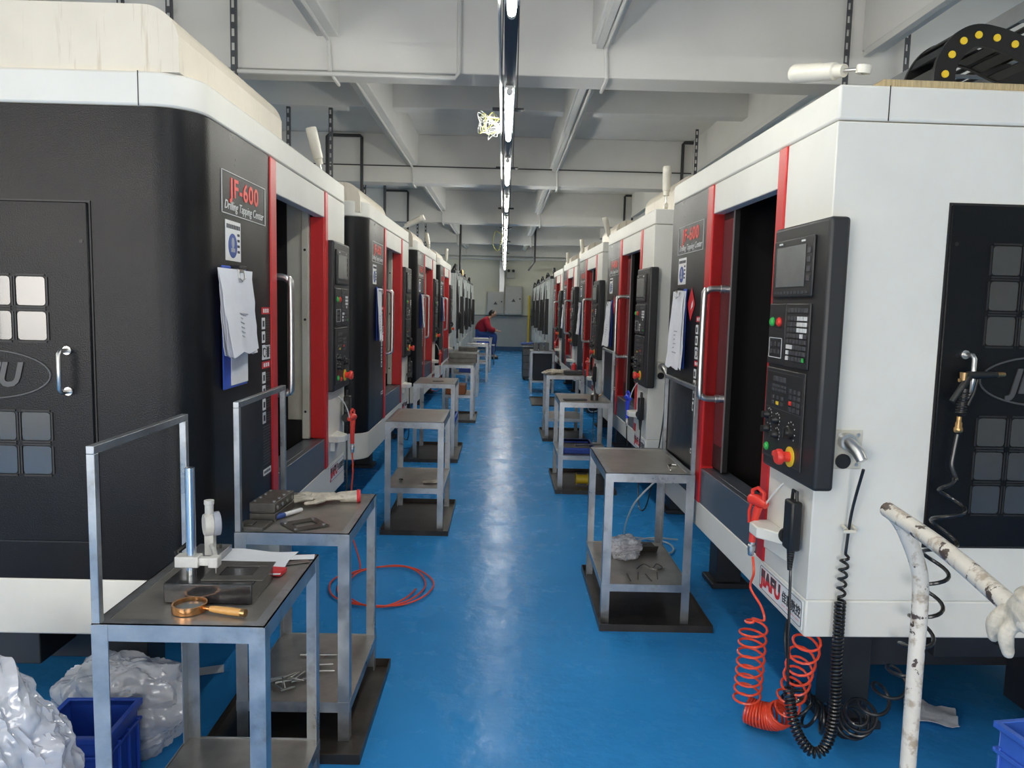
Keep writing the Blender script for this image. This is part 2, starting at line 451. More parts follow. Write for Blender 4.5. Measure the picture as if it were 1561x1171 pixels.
for j, (a, b) in enumerate(bays):
    for k, (x0, x1) in enumerate(XB):
        beam(x0, x1, a, b, 3.43, 'lengthwise concrete joist %s in the %s bay from the viewer' % (xn[k], ordn[j]))
    ym = (a+b)/2+.05
    beam(X0, X1, ym-.1, ym+.1, 3.6, 'shallow cross joist in the middle of the %s bay from the viewer' % ordn[j])

# ------------------------------------------------------------------ ceiling lamps: one hung row down the aisle, two rows over the back aisles
trk = MB().box(-.024, .034, -1.5, 25.2, 2.722, 2.765)
tag(trk.build('lamp_track', trackm), 'long dark channel carrying the lamp tubes down the middle of the aisle', 'lamp track')
tag(MB().tube(bez([(-.048, -1.4, 2.75), (-.045, 4, 2.742), (-.05, 8, 2.752), (-.044, 14, 2.745), (-.048, 20, 2.75), (-.045, 25, 2.748)], 8), .008, 6).build('power_cable', pipew),
    'white cable clipped along the left of the lamp track', 'cable')
def tube_light():
    r = empty('tube_light', (0, 0, 0))
    MB().tube([(0, .03, 0), (0, 1.17, 0)], .0165, 12).build('tube', tubem, r)
    for a, b in ((0, .03), (1.17, 1.2)):
        MB().cyl((0, a, 0), (0, b, 0), .0175, seg=12).build('end_cap', pipew, r)
    MB().box(-.02, .02, .0, 1.2, .0175, .028).build('batten', pipew, r)
    return r
tl0 = tube_light(); first = True
def put_tube(x, y, z, lab, grp):
    global first
    o = tl0 if first else copy_tree(tl0); first = False
    o.matrix_world = TR(x, y, z); tag(o, lab, 'lamp', grp); return o
TY = [-.2, 1.92, 4.18, 6.12, 8.12]+[10.05+1.62*i for i in range(9)]
for i, y in enumerate(TY):
    nm = ['white lamp tube of the aisle row above and behind the viewer', 'glowing tube cut by the top edge of the photo', 'second glowing lamp tube down the aisle row, just past the loose wires', 'third glowing lamp tube down the aisle row', 'fourth glowing lamp tube down the aisle row']
    lab = nm[i] if i < 5 else 'glowing lamp tube number %d from the viewer in the aisle row' % (i)
    put_tube(.005, y, 2.694, lab, 'lamp tubes hung in a row above the aisle')
for sx, sn in ((-5.22, 'left'), (4.58, 'right')):
    for i, yy in enumerate((1.2, 3.4, 6.3, 8.9, 11.3, 13.9, 16.3, 18.9, 21.3, 23.8)):
        put_tube(sx, yy, 3.402, 'lamp tube over the aisle behind the %s row of machines' % sn, 'lamp tubes over the %s outer aisle' % sn)
for i, y in enumerate([4.95, 7.0, 9.85, 12.3, 14.9, 18.2, 21.5]):
    h = MB().tube([(-.1, y, 2.79), (.1, y, 2.79)], .012, 6)
    for x in (-.045, .055): h.tube([(x, y, 2.79), (x, y, ZC if not any(m < y < m+.3 for m in MY) else 3.2)], .004, 5)
    tag(h.build('track_hanger', pipek), 'dark cross rod hanger number %d from the viewer on the lamp track' % (i+1), 'hanger', 'hangers of the lamp track')
wl = MB()
random.seed(3)
for k in range(9):
    a = Vector((-.04, 5.02+random.uniform(-.05, .1), 2.75)); q = [a]
    for j in range(4): q.append(a+Vector((-random.uniform(.02, .15), random.uniform(-.05, .07), random.uniform(-.10, .06))))
    q.append(Vector((-.05, 5.1, 2.70))); wl.tube(bez(q, 6), .0028, 5, mat=1 if k % 4 == 1 else 0)
tag(wl.build('loose_wires', [pipew, wirey]), 'tangle of loose white and yellow wires hanging beside the lamp track', 'wires')
wl = MB()
for k in range(5):
    a = Vector((-.05, 13.2, 2.75)); wl.tube(bez([a, a+Vector((-.12, .1, .08)), a+Vector((-.16, .1, -.15)), a+Vector((-.06, .1, -.25)), a+Vector((0, .2*k*.3, 0))], 6), .007, 5, mat=k % 2)
tag(wl.build('loose_wires', [wirey, pipew]), 'yellowish loop of wire hanging from the lamp track further down', 'wires')

# conduits
def conduit(pts, r, m, lab, cat='conduit', name='conduit'):
    tag(MB().tube(pts, r, 8).build(name, m), lab, cat)
conduit([(-3.1, 5.58, 3.165), (-1.2, 5.58, 3.16), (-.385, 5.58, 3.155), (-.36, 5.59, 3.19), (-.36, 5.60, 3.85)], .016, pipew, 'white conduit under the nearest cross beam, turning up beside the lamps')
for j, (a, b) in enumerate(bays):
    y2 = b-.022
    conduit([(-1.29, a+.02, 3.40), (-1.29, y2-.03, 3.40), (-1.29, y2, 3.37), (-1.28, y2, 3.19), (-1.28, y2+.02, 3.175), (-1.28, b+.27, 3.175)], .014, pipew, 'white conduit along the joist left of the lamps in the %s bay' % ordn[j])
    conduit([(.70, a+.02, 3.40), (.69, y2-.03, 3.40), (.69, y2, 3.37), (.70, y2, 3.19), (.70, y2+.02, 3.175), (.70, b+.27, 3.175)], .014, pipew, 'white conduit along the joist right of the lamps in the %s bay' % ordn[j])
    t = MB().box(.60, .66, a+.02, (a+b)/2, 3.39, 3.43); t.box(.62, .67, (a+b)/2, b-.02, 3.395, 3.43)
    tag(t.build('cable_trunking', pipew, None, .004), 'white cable trunking under the joist right of the lamps in the %s bay' % ordn[j], 'trunking')
    t = MB().box(2.53, 2.58, a+.1, b-.05, 3.38, 3.43)
    tag(t.build('cable_trunking', pipew, None, .004), 'white cable trunking under the far right joist in the %s bay' % ordn[j], 'trunking')
conduit([(X0, 10.6, 3.42), (X1, 10.6, 3.42)], .008, pipek, 'thin dark conduit across the second visible cross beam')
conduit([(X0, 25.5, 3.11), (X1, 25.5, 3.11)], .05, pipew, 'thick white pipe running along the far wall under the last beam', 'pipe', 'pipe')
conduit([(-1.2, 20.5, 3.75), (-1.2, 20.5, 2.45)], .03, pipek, 'dark drop pipe hanging left of the lamps near the far end', 'pipe', 'pipe')
conduit([(.80, 20.5, 3.75), (.80, 20.5, 2.75), (.8, 25.4, 2.75)], .028, pipek, 'dark drop pipe hanging right of the lamps near the far end', 'pipe', 'pipe')
# slotted angle strips that carry the cable trays
def strip(x, y, z0, z1, lab, lean=0.):
    b = MB(); n = int((z1-z0)/.09)
    for s in (-1, 1): b.bar((x+s*.0145+lean, y, z0), (x+s*.0145, y, z1), .009, .004, up=(0, 1, 0))
    for k in range(n+1):
        z = z0+(z1-z0)*k/n; xx = x+lean*(1-k/n); b.box(xx-.011, xx+.011, y-.002, y+.002, z-.022, z+.022)
    b.bar((x+.02+lean, y+.015, z0), (x+.02, y+.015, z1), .004, .03, up=(0, 1, 0))
    tag(b.build('hanger_strip', slotm), lab, 'hanger', 'slotted steel strips hanging from the ceiling')
hs = [(-2.74, 5.56, 2.98, 3.85, 'slotted steel strip hanging furthest left, above the nearest left machine'), (-2.40, 5.56, 2.98, 3.85, 'slotted steel strip hanging second from left above the nearest left machine'),
      (-1.95, 5.56, 2.70, 3.85, 'slotted steel strip hanging behind the rounded cover of the nearest left machine'),
      (-2.34, 8.3, 2.70, 3.6, 'slotted steel strip hanging past the far end of the nearest left machine cover'), (-1.89, 8.3, 2.70, 3.6, 'plain looking slotted strip hanging behind the tilted lamp of the nearest left machine'),
      (2.40, 5.56, 2.95, 3.85, 'slotted steel strip hanging behind the fallen lamp of the nearest right machine'), (2.83, 5.56, 2.95, 3.85, 'slotted steel strip hanging left of the cable chain on the nearest right machine'),
      (2.83, 8.3, 2.95, 3.6, 'slotted steel strip hanging above the middle of the nearest right machine'), (2.42, 9.9, 2.95, 3.85, 'slotted steel strip hanging above the far end of the nearest right machine'),
      (2.35, 3.32, 2.95, 3.6, 'slotted steel strip hanging above the cable chain on the right'),
      (-2.28, 12.4, 2.70, 3.85, 'slotted steel strip, nearest of three above the second left machine'), (-2.1, 13.3, 2.70, 3.6, 'slotted steel strip, middle of three above the second left machine'), (-2.3, 14.6, 2.70, 3.85, 'slotted steel strip, third of three above the second left machine'),
      (-2.1, 18.3, 2.70, 3.6, 'slotted strip above the third left machine, nearest of its pair'), (-2.0, 19.2, 2.70, 3.85, 'slotted strip above the third left machine, farther of its pair')]
for h in hs: strip(*h)
def cable_tray(x0, x1, y0, y1, z, lab, rails=True):
    b = MB()
    for x in (x0, x1): b.box(x-.004, x+.004, y0, y1, z, z+.08)
    y = y0
    while y < y1: b.box(x0, x1, y, y+.03, z+.005, z+.02); y += .28
    r = b.build('cable_tray', traygr); tag(r, lab, 'cable tray')
    c = MB()
    for k in range(5):
        x = x0+.05+(x1-x0-.1)*k/4; c.tube(bez([(x+random.uniform(-.02, .02), y0+(y1-y0)*i/8, z+.04) for i in range(9)], 4), .014, 6)
    c.build('cables', rubber, r)
cable_tray(-2.74, -2.40, -1, 12, 2.93, 'steel cable tray hung above the left row of machines')
cable_tray(-2.28, -1.86, 4.5, 24, 2.66, 'lower cable tray running behind the left row towards the far wall')
cable_tray(2.33, 2.80, .5, 24, 2.90, 'steel cable tray hung above the right row of machines')
# dark pipe loops against the cross beams
def loop(x0, x1, y, z1, lab, both=True):
    p = [(x0, y, 2.5), (x0, y, z1-.02), (x0+.02, y, z1), (x1-.02, y, z1), (x1, y, z1-.02), (x1, y, 2.5 if both else 3.2)]
    tag(MB().tube(p, .022, 8).build('pipe_loop', pipek), lab, 'pipe')
for i, y in enumerate([10.56, 15.54]):
    loop(-2.45, -1.98, y, 3.80, ['dark pipe loop against the beam behind the tilted lamp on the left', 'smaller dark pipe loop above the second left machine'][i])
    loop(2.40, 2.56, y, 3.82, ['dark pipe loop against the beam above the far end of the nearest right machine', 'smaller dark pipe loop above the second right machine'][i])
# far wall fittings
def cabinet(x0, x1, z0, z1, lab):
    o = tag(MB().box(x0, x1, Y1-.24, Y1, z0, z1).build('electrical_cabinet', cabm, None, .012), lab, 'cabinet')
    MB().box(x0+.02, x1-.02, Y1-.26, Y1-.242, z0+.03, z1-.03).build('cabinet_door', cabm, o, .006)
    cx = (x0+x1)/2; cz = (z0+z1)/2
    MB().prism([(cx-.07, cz-.05), (cx+.07, cz-.05), (cx, cz+.06)], Y1-.266, Y1-.26, f=lambda a, b, c: (a, c, b)).build('warning_sign', letter_m, o)
    MB().cyl((x1-.08, Y1-.29, cz+.05), (x1-.08, Y1-.26, cz+.05), .025, seg=12).build('lock', pipek, o)
cabinet(-.57, 0., 1.24, 2.02, 'shorter grey electrical cabinet on the far wall, left of the pair')
cabinet(.03, .62, 1.25, 2.22, 'taller grey electrical cabinet on the far wall, right of the pair')
tag(MB().box(-.17, .0, Y1-.12, Y1, 2.02, 3.19).build('cable_duct', duct, None, .006), 'upright metal cable duct above the shorter grey cabinet', 'duct')
o = tag(MB().box(.08, .36, Y1-.12, Y1, 2.48, 2.68).build('emergency_lamp', cabm, None, .01), 'small grey emergency lamp box above the taller cabinet', 'lamp')
for x in (.14, .30): MB().cyl((x, Y1-.14, 2.73), (x, Y1-.06, 2.73), .05, .035, 12).build('lamp_head', pipek, o)

# ------------------------------------------------------------------ machining centres
TOP, SEAM, LIN, SILL, PB = 2.24, 2.132, 1.996, .80, .625
DEP = 1.75
def plan(x0, x1, r=0., D=DEP, ins=0.):
    """plan outline; r rounds the corner at (x0, 0)"""
    p = []
    if r: p += [(a, b) for a, b in arc(x0+r, ins+r, r, 180, 270, 12)]
    else: p += [(x0, ins)]
    return p+[(x1, ins), (x1, D), (x0, D)]

def side_door(root, face, y0, y1, z0, z1, rows, hand):
    """flush black door with a grid of panes, an oval badge and a bow handle; face 0 = sign end (x=0), 1 = console end"""
    sx = -1 if face == 0 else 1; xb = 0 if face == 0 else W_
    X = lambda d: xb+sx*d
    a, b = sorted((X(.0), X(.012)))
    d = MB().box(a, b, y0, y1, z0, z1).build('side_door', black, root, .003, 1)
    g = MB()                                             # dark gap round the door
    for (p, q, r, s) in ((y0-.006, y0, z0-.006, z1+.006), (y1, y1+.006, z0-.006, z1+.006), (y0, y1, z1, z1+.006), (y0, y1, z0-.006, z0)):
        a, b = sorted((X(-.002), X(.004))); g.box(a, b, p, q, r, s)
    g.build('door_gap', blackflat, d)
    if face == 0: yc = y0+.345
    else: yc = y0+.345
    zc = (z0+z1)/2+.0
    pw, gap = .089, .020
    pn = MB(); fr = MB()
    def pane(cy, cz):
        poly = []
        for (qy, qz, s0) in ((1, -1, 270), (1, 1, 0), (-1, 1, 90), (-1, -1, 180)):
            poly += arc(cy+qy*(pw/2-.010), cz+qz*(pw/2-.010), .010, s0, s0+90, 4)
        a, b = sorted((X(.012), X(.0145)))
        pn.prism(poly, a, b, f=lambda u, v, c: (c, u, v))
        # dark bars stand in for the shade along the edges of the pressed recess
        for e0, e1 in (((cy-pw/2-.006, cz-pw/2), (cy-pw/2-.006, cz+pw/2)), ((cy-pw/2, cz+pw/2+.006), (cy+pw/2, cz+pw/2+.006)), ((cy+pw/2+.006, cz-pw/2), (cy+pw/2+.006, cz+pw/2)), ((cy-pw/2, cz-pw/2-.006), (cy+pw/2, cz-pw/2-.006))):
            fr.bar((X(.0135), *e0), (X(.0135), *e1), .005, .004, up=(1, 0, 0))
    for r in range(rows):
        for c in range(4):
            cy = yc+(c-1.5)*(pw+gap)
            pane(cy, zc+.155+r*(pw+gap)); pane(cy, zc-.165-r*(pw+gap))
    pn.build('pane', pane_m, d); fr.build('pane_edge_shade', blackflat, d)
    el = [(X(.0135), yc+.215*cos(t*2*PI/48), zc+.078*sin(t*2*PI/48)) for t in range(48)]
    MB().tube(el, .0032, 6, closed=True).build('oval_badge', letter_m, d)
    R = SIDE0 if face == 0 else SIDE1
    M = Matrix.Translation((X(.0125), yc, zc-.036)) @ R
    text('badge_letters', 'JIAFU', .105, letter_m, M, d, ext=.004, shear=.25, align='CENTER', fake_bold=.0035, xs=.95)
    hy = y0+.075; hz = zc+.015
    q = [(X(.012), hy, hz-.065), (X(.052), hy, hz-.065), (X(.062), hy, hz-.055), (X(.062), hy, hz+.055), (X(.052), hy, hz+.065), (X(.012), hy, hz+.065)]
    h = MB().tube(q, .0072, 10)
    for s in (-1, 1): h.cyl((X(.012), hy, hz+s*.065), (X(.018), hy, hz+s*.065), .014, seg=12)
    h.build('door_handle', chrome, d)
    k = MB()
    for z in (z0+.05, z1-.12): k.cyl((X(.012), y0+.02, z), (X(.0135), y0+.02, z), .006, seg=8)
    k.build('lock_hole', blackflat, d)
    return d

def console(root, x0, x1, z0, z1):
    f = -.034
    c = MB().box(x0, x1, f, .03, z0, z1).build('console', bezelm, root, .012, 3)
    w = x1-x0; h = z1-z0
    X = lambda u: x0+w*u
    Z = lambda t: z1-h*t
    MB().box(X(.06), X(.80), f-.010, f, Z(.285), Z(.055)).build('monitor', bezelm, c, .005)
    MB().box(X(.14), X(.68), f-.0125, f-.010, Z(.245), Z(.085)).build('screen', screenm, c, .002)
    k = MB()
    for i in range(10): k.box(X(.12+.065*i), X(.155+.065*i), f-.0125, f-.01, Z(.272), Z(.262))
    for i in range(4): k.box(X(.715), X(.765), f-.0125, f-.01, Z(.12+.035*i), Z(.10+.035*i))
    for u in (.18, .60): k.box(X(u), X(u+.06), f-.0125, f-.01, Z(.075), Z(.068), mat=1)
    k.build('soft_keys', [keyk, keyw], c)
    MB().box(X(.03), X(.36), f-.008, f, Z(.56), Z(.31)).build('button_panel', bezelm, c, .003)
    MB().box(X(.37), X(.80), f-.008, f, Z(.56), Z(.31)).build('keypad_panel', bezelm, c, .003)
    def button(u, t, r, m, nm, d=.009):
        MB().lathe([(r*1.25, 0), (r*1.25, .004), (r, .004), (r, d-.003), (r*.85, d), (0.0001, d)], TR(X(u), f-.008, Z(t)) @ RX(90), 16).build(nm, m, c)
    button(.11, .385, .013, green, 'start_button'); button(.25, .385, .013, redb, 'stop_button')
    g = MB()
    for i in range(3):
        for j in range(2): g.box(X(.09+.08*i), X(.125+.08*i), f-.011, f-.008, Z(.485+.03*j), Z(.468+.03*j))
    for (a, b, p, q) in ((.06, .32, .45, .453), (.06, .32, .53, .533), (.06, .066, .45, .533), (.314, .32, .45, .533)):
        g.box(X(a), X(b), f-.009, f-.008, Z(q), Z(p), mat=1)
    g.build('key_block', [keyk, keyw], c)
    g = MB()
    for i in range(6): g.box(X(.42+.06*i), X(.468+.06*i), f-.011, f-.008, Z(.345), Z(.328))
    for r in range(8):
        for i in range(6):
            wht = (r < 3 and i >= 3) or (r == 3 and i == 4) or (r == 5 and i < 2) or (r == 6 and i == 0) or (r == 7 and i == 0)
            g.box(X(.42+.06*i), X(.462+.06*i), f-.0115, f-.008, Z(.376+.0225*r), Z(.360+.0225*r), mat=1 if wht else 0)
    g.box(X(.72), X(.762), f-.0115, f-.008, Z(.376+.0225*7), Z(.360+.0225*7), mat=2)
    g.build('keypad', [keyk, keyw, green], c)
    MB().box(X(.03), X(.78), f-.006, f, Z(.955), Z(.575)).build('operation_panel', bezelm, c, .003)
    g = MB()
    for (a, b, p, q) in ((.05, .76, .59, .592), (.05, .76, .945, .947), (.05, .053, .59, .947), (.757, .76, .59, .947), (.05, .76, .74, .742)):
        g.box(X(a), X(b), f-.0065, f-.006, Z(q), Z(p))
    for i in range(4): g.box(X(.19+.065*i), X(.24+.065*i), f-.0085, f-.006, Z(.628), Z(.608))
    for i in range(5):
        for j in range(2): g.box(X(.17+.058*i), X(.215+.058*i), f-.0075, f-.006, Z(.652+.016*j), Z(.642+.016*j), mat=1)
    for i in range(3):
        for j in range(4): g.box(X(.52+.075*i), X(.56+.075*i), f-.0085, f-.006, Z(.662+.024*j), Z(.646+.024*j), mat=3 if (i == 0 and j == 2) else 1)
    for i in range(3):
        for j in range(2): g.box(X(.18+.09*i), X(.22+.09*i), f-.0085, f-.006, Z(.702+.022*j), Z(.688+.022*j), mat=2 if (i == 1 and j == 1) else 1)
    g.build('indicator_keys', [letter_m, keyk, yellow, redb], c)
    def knob(u, t, r):
        k = MB().lathe([(r, 0), (r, .010), (r*.8, .014), (r*.75, .024), (0.0001, .024)], TR(X(u), f-.006, Z(t)) @ RX(90), 16)
        k.box(X(u)-.003, X(u)+.003, f-.036, f-.028, Z(t)-r*.7, Z(t)+r*.7)
        o = k.build('knob', rubber, c)
        d = MB()
        for i in range(9):
            a = radians(-40+i*32.5); d.box(X(u)+cos(a)*r*1.5-.0012, X(u)+cos(a)*r*1.5+.0012, f-.0068, f-.006, Z(t)+sin(a)*r*1.5-.0022, Z(t)+sin(a)*r*1.5+.0022)
        d.build('dial_marks', keyw, o)
    for u, t, r in ((.14, .775, .015), (.31, .785, .015), (.14, .835, .015), (.32, .845, .015), (.58, .815, .023)): knob(u, t, r)
    button(.14, .91, .012, green, 'cycle_start'); button(.32, .925, .010, redb, 'feed_hold')
    MB().cyl((X(.60), f-.006, Z(.91)), (X(.60), f-.010, Z(.91)), .034, seg=24).build('stop_collar', yellow, c)
    MB().lathe([(.017, 0), (.017, .022), (.026, .026), (.027, .036), (.022, .044), (.0001, .046)], TR(X(.60), f-.010, Z(.91)) @ RX(90), 20).build('emergency_stop', redb, c)
    return c

def machine(W, s0, s1, o1, c0, con, zc, SB, cov):
    """local frame: x along the front from the rounded sign end to the console end, y into the machine, z up"""
    global W_
    W_ = W
    r = .136
    root = empty('machining_center', (0, 0, 0))
    MB().prism(plan(0, W, r), SEAM+.004, TOP, smooth=True).build('cap_band', white, root, .008)
    j = MB()                                             # panel joints of the cap
    j.box(W-.0005, W+.001, .153, .156, SEAM+.004, TOP); j.box(-.001, .0005, r+.03, r+.033, SEAM+.004, TOP)
    j.build('joint_line', blackflat, root)
    MB().prism(plan(0, W, r, ins=.0), SB, PB, smooth=True).build('skirt', white, root, .006)
    # sign end: black from skirt to cap, rounded corner
    MB().prism(plan(.0, s0, r, D=DEP), PB, SEAM, smooth=True).build('sign_panel', black, root)
    # console end
    MB().box(c0, W, 0, DEP, PB, SEAM).build('console_panel', white, root, .004)
    MB().box(s1, o1, 0, .05, LIN, SEAM).build('lintel_panel', white, root, .004)
    # red strips with their returns into the doorway
    for a, b, ret in ((s0, s1, s1), (o1, c0, o1)):
        m = MB().box(a, b, -.006, .06, PB, SEAM)
        m.box(ret-.012 if ret == s1 else ret-.012, ret+.0 if ret == s1 else ret+.012, .0, .075, SILL, LIN)
        m.build('red_strip', red, root, .004)
    MB().box(s1, o1, .0, .03, PB, SILL-.004).box(s1, o1, .0301, .11, SILL-.020, SILL-.004).build('sill_plate', sillm, root, .003)
    # machining chamber
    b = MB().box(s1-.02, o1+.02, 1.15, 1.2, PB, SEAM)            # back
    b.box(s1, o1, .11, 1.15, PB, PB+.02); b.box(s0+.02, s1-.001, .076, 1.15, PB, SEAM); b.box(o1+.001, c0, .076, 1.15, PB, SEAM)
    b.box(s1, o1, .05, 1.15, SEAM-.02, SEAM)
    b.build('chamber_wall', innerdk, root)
    b = MB().box(o1-.012, o1, .115, .20, .90, LIN+.08); b.box(o1-.040, o1, .0765, .115, SILL, LIN+.1)
    b.build('liner_panel', linerm, root, .004)
    d = MB()
    for z in (.95, 1.45, 1.82): d.cyl((o1-.0415, .096, z), (o1-.040, .096, z), .007, seg=10)
    d.build('bolt_hole', blackflat, root)
    b = MB().box((s1+o1)/2-.22, (s1+o1)/2+.22, .62, 1.1, 1.25, 2.08); b.cyl(((s1+o1)/2, .8, 1.25), ((s1+o1)/2, .8, 1.02), .085, .05, 20)
    b.box(s1+.1, o1-.1, .45, 1.1, .72, .86)
    b.build('spindle_head', castm, root, .01)
    # sliding door, pushed open behind the sign panel
    d = MB().box(s1-.01, s1+.145, .052, .080, SILL+.004, LIN+.02).build('sliding_door', innerdk, root, .003)
    MB().box(s1+.012, s1+.140, .0495, .052, SILL+.12, LIN-.03).build('door_window', doorglass, d)
    MB().box(s1+.143, s1+.147, .048, .054, SILL+.004, LIN+.02).build('door_edge', chrome, d)
    hx = s1+.065; q = [(hx, .052, 1.14), (hx, -.01, 1.14), (hx, -.035, 1.155), (hx, -.045, 1.19), (hx, -.045, 1.60), (hx, -.035, 1.635), (hx, -.01, 1.65), (hx, .052, 1.65)]
    h = MB().tube(bez(q, 4), .0145, 12)
    for z in (1.14, 1.65): h.cyl((hx, .030, z), (hx, .052, z), .019, seg=14)
    h.build('door_handle', chrome, d)
    # console
    console(root, con[0], con[1], zc[0], zc[1])
    # name panel
    x0, x1, z0, z1 = s0-.53, s0-.06, 1.845, 1.992
    sp = MB()
    for (a, b, c, e) in ((x0, x1, z1-.003, z1), (x0, x1, z0, z0+.003), (x0, x0+.003, z0, z1), (x1-.003, x1, z0, z1)): sp.box(a, b, -.0025, 0, c, e)
    sp = sp.build('sign_frame', keyw, root)
    text('sign_letters', 'JF-600', .092, redb, TR((x0+x1)/2, -.0005, z1-.082) @ FRONT, sp, align='CENTER', fake_bold=.002, spacing=1.12, xs=1.16)
    text('sign_script', 'Drilling Tapping Center', .044, keyw, TR((x0+x1)/2, -.0005, z0+.018) @ FRONT, sp, align='CENTER', shear=.32, xs=1.0)
    # information sticker with a blue disc
    st = MB().box(s0-.50, s0-.35, -.002, 0, 1.685, 1.825)
    cx = s0-.432
    for i in range(8): st.box(s0-.49+.017*i, s0-.478+.017*i, -.0028, -.002, 1.797, 1.812, mat=1)
    st.lathe([(.043, 0), (.043, .001), (.0001, .001)], TR(cx, -.002, 1.738) @ RX(90), 24, mat=2)
    st.ball((cx, -.003, 1.748), (.015, .001, .02), 10, 6, mat=3); st.box(cx-.02, cx+.02, -.0036, -.003, 1.716, 1.730, mat=3)
    for i in range(4): st.box(s0-.385, s0-.362, -.0028, -.002, 1.715+.02*i, 1.724+.02*i, mat=1)
    st.build('safety_sticker', [plate_w, inkm, bluei, gaugeb], root)
    # warning stickers down the edge of the sign panel
    ws = MB(); xa, xb = s0-.115, s0-.012
    for zt, n in ((1.52, 3), (1.30, 4)):
        ws.box(xa, xb, -.0015, 0, zt-.028, zt, mat=0)
        for i in range(3): ws.box(xa+.018+.026*i, xa+.034+.026*i, -.002, -.0015, zt-.022, zt-.006, mat=1)
        for i in range(n):
            zz = zt-.042-.055*i
            ws.box(xa+.002, xa+.04, -.0015, 0, zz-.046, zz, mat=1)
            ws.box(xa+.010, xa+.030, -.002, -.0015, zz-.036, zz-.012, mat=2)
            for k in range(4): ws.box(xa+.046, xb-.004, -.002, -.0005, zz-.010-.010*k, zz-.007-.010*k, mat=3)
    zz = 1.52-.042-.165; ws.box(xa+.002, xb, -.0015, 0, zz-.005, zz+.052, mat=1)
    ws.lathe([(.02, 0), (.02, .0006), (.0001, .0006)], TR(xa+.03, -.0015, zz+.024) @ RX(90), 16, mat=2)
    ws.lathe([(.014, 0), (.014, .001), (.0001, .001)], TR(xa+.03, -.0015, zz+.024) @ RX(90), 16, mat=1)
    ws.box(xa+.058, xa+.09, -.002, -.0015, zz+.002, zz+.044, mat=2)
    for k in range(14): ws.box(xa+.006, xb-.004, -.001, 0, 1.03-.012*k, 1.033-.012*k, mat=3)
    ws.box(xa+.004, xb-.002, -.0015, 0, .83, .855, mat=1)
    for k in range(7): ws.box(xa+.010+.012*k, xa+.018+.012*k, -.002, -.0015, .838, .848, mat=2)
    ws.build('warning_sticker', [redi, plate_w, inkm, letter_m], root)
    # maker's plate at the foot of the console panel
    px0, px1, pz0, pz1 = W-.40, W-.02, .515, .612
    pl = MB().box(px0, px1, -.002, 0, pz0, pz1)
    poly = []
    for (qx, qz, a) in ((1, -1, 270), (1, 1, 0), (-1, 1, 90), (-1, -1, 180)):
        poly += arc((px0+px1)/2+qx*((px1-px0)/2-.016), (pz0+pz1)/2+qz*((pz1-pz0)/2-.016), .01, a, a+90, 4)
    pl.tube([(a, -.002, b) for a, b in poly], .0012, 4, mat=1, closed=True)
    for k in range(4): pl.box(px1-.165+.038*k, px1-.135+.038*k, -.0025, -.002, pz0+.020, pz0+.024, mat=2)
    pl = pl.build('maker_plate', [plate_w, inkm, pinki], root)
    lower = text('maker_letters', 'JIAFU', .078, redi, TR(px0+.020, -.0028, pz0+.026) @ FRONT, pl, fake_bold=.0035, xs=.98, ext=.0006)
    # upper half of the letters is black
    up = lower.copy(); up.data = lower.data.copy(); up.name = 'maker_letters'
    COL.objects.link(up); up.data.materials.clear(); up.data.materials.append(inkm)
    import bmesh
    bm = bmesh.new(); bm.from_mesh(up.data)
    bmesh.ops.bisect_plane(bm, geom=bm.verts[:]+bm.edges[:]+bm.faces[:], plane_co=(0, .028, 0), plane_no=(0, -1, 0), clear_outer=True)
    bm.to_mesh(up.data); bm.free(); up.matrix_local = TR(px0+.020, -.0036, pz0+.026) @ FRONT
    text('maker_characters', '佳富数控', .042, inkm, TR(px1-.166, -.0028, pz0+.037) @ FRONT, pl, ext=.0006, fake_bold=.0006, xs=.92)
    # hooked plastic rest for the air gun, socket plate
    bx = c0+.03
    br = MB().prism([(bx, 0), (bx, -.05), (bx+.03, -.085), (bx+.10, -.085), (bx+.14, -.05), (bx+.22, 0)], .755, .795)
    br.prism([(bx+.03, 0), (bx+.03, -.03), (bx+.2, -.01), (bx+.2, 0)], .70, .755)
    br.build('tool_rest', white, root, .006)
    sk = MB().box(W, W+.004, .055, .145, 1.06, 1.185).build('socket_plate', linerm, root, .002)
    q = MB()
    for y in (.07, .13):
        for z in (1.075, 1.17): q.cyl((W+.004, y, z), (W+.007, y, z), .006, seg=8)
    q.build('screw', chrome, sk)
    MB().cyl((W+.004, .085, 1.085), (W+.010, .085, 1.085), .024, seg=18).build('socket_cap', rubber, sk)
    pg = MB().cyl((W+.004, .09, 1.15), (W+.03, .09, 1.15), .026, seg=18); pg.tube([(W+.02, .09, 1.15), (W+.06, .105, 1.125), (W+.075, .112, 1.10)], [.021, .019, .016], 14)
    pg.build('plug', chrome, sk)
    # doors on both ends
    side_door(root, 0, .33, 1.08, .755, 1.838, 2, 0)
    side_door(root, 1, .372, 1.12, .812, 1.892, 3, 1)
    # base
    b = MB().box(.32, W-.42, .42, DEP-.15, .20, SB); b.box(.2, .34, .28, .42, 0, SB); b.box(W-.48, W-.34, .28, .42, 0, SB)
    b.box(.2, .34, DEP-.35, DEP-.2, 0, SB); b.box(W-.48, W-.34, DEP-.35, DEP-.2, 0, SB)
    b.box(W-.42, W-.28, .62, DEP-.4, .30, SB); b.box(W-.42, W-.20, 1.0, DEP-.25, .08, SB); b.box(.1, .32, .6, DEP-.4, .28, SB)
    for x in (.27, W-.41):
        b.box(x-.10, x+.10, .25, .46, 0, .03); b.cyl((x, .35, .03), (x, .35, .10), .03, seg=10)
    b.cyl((W-.28, .87, .40), (W-.272, .87, .40), .055, seg=20, mat=1)
    b.build('base', [castm, blackflat], root, .006)
    # beige cover over the column, rounded towards the front
    cy, x0_, x1_, ct = cov
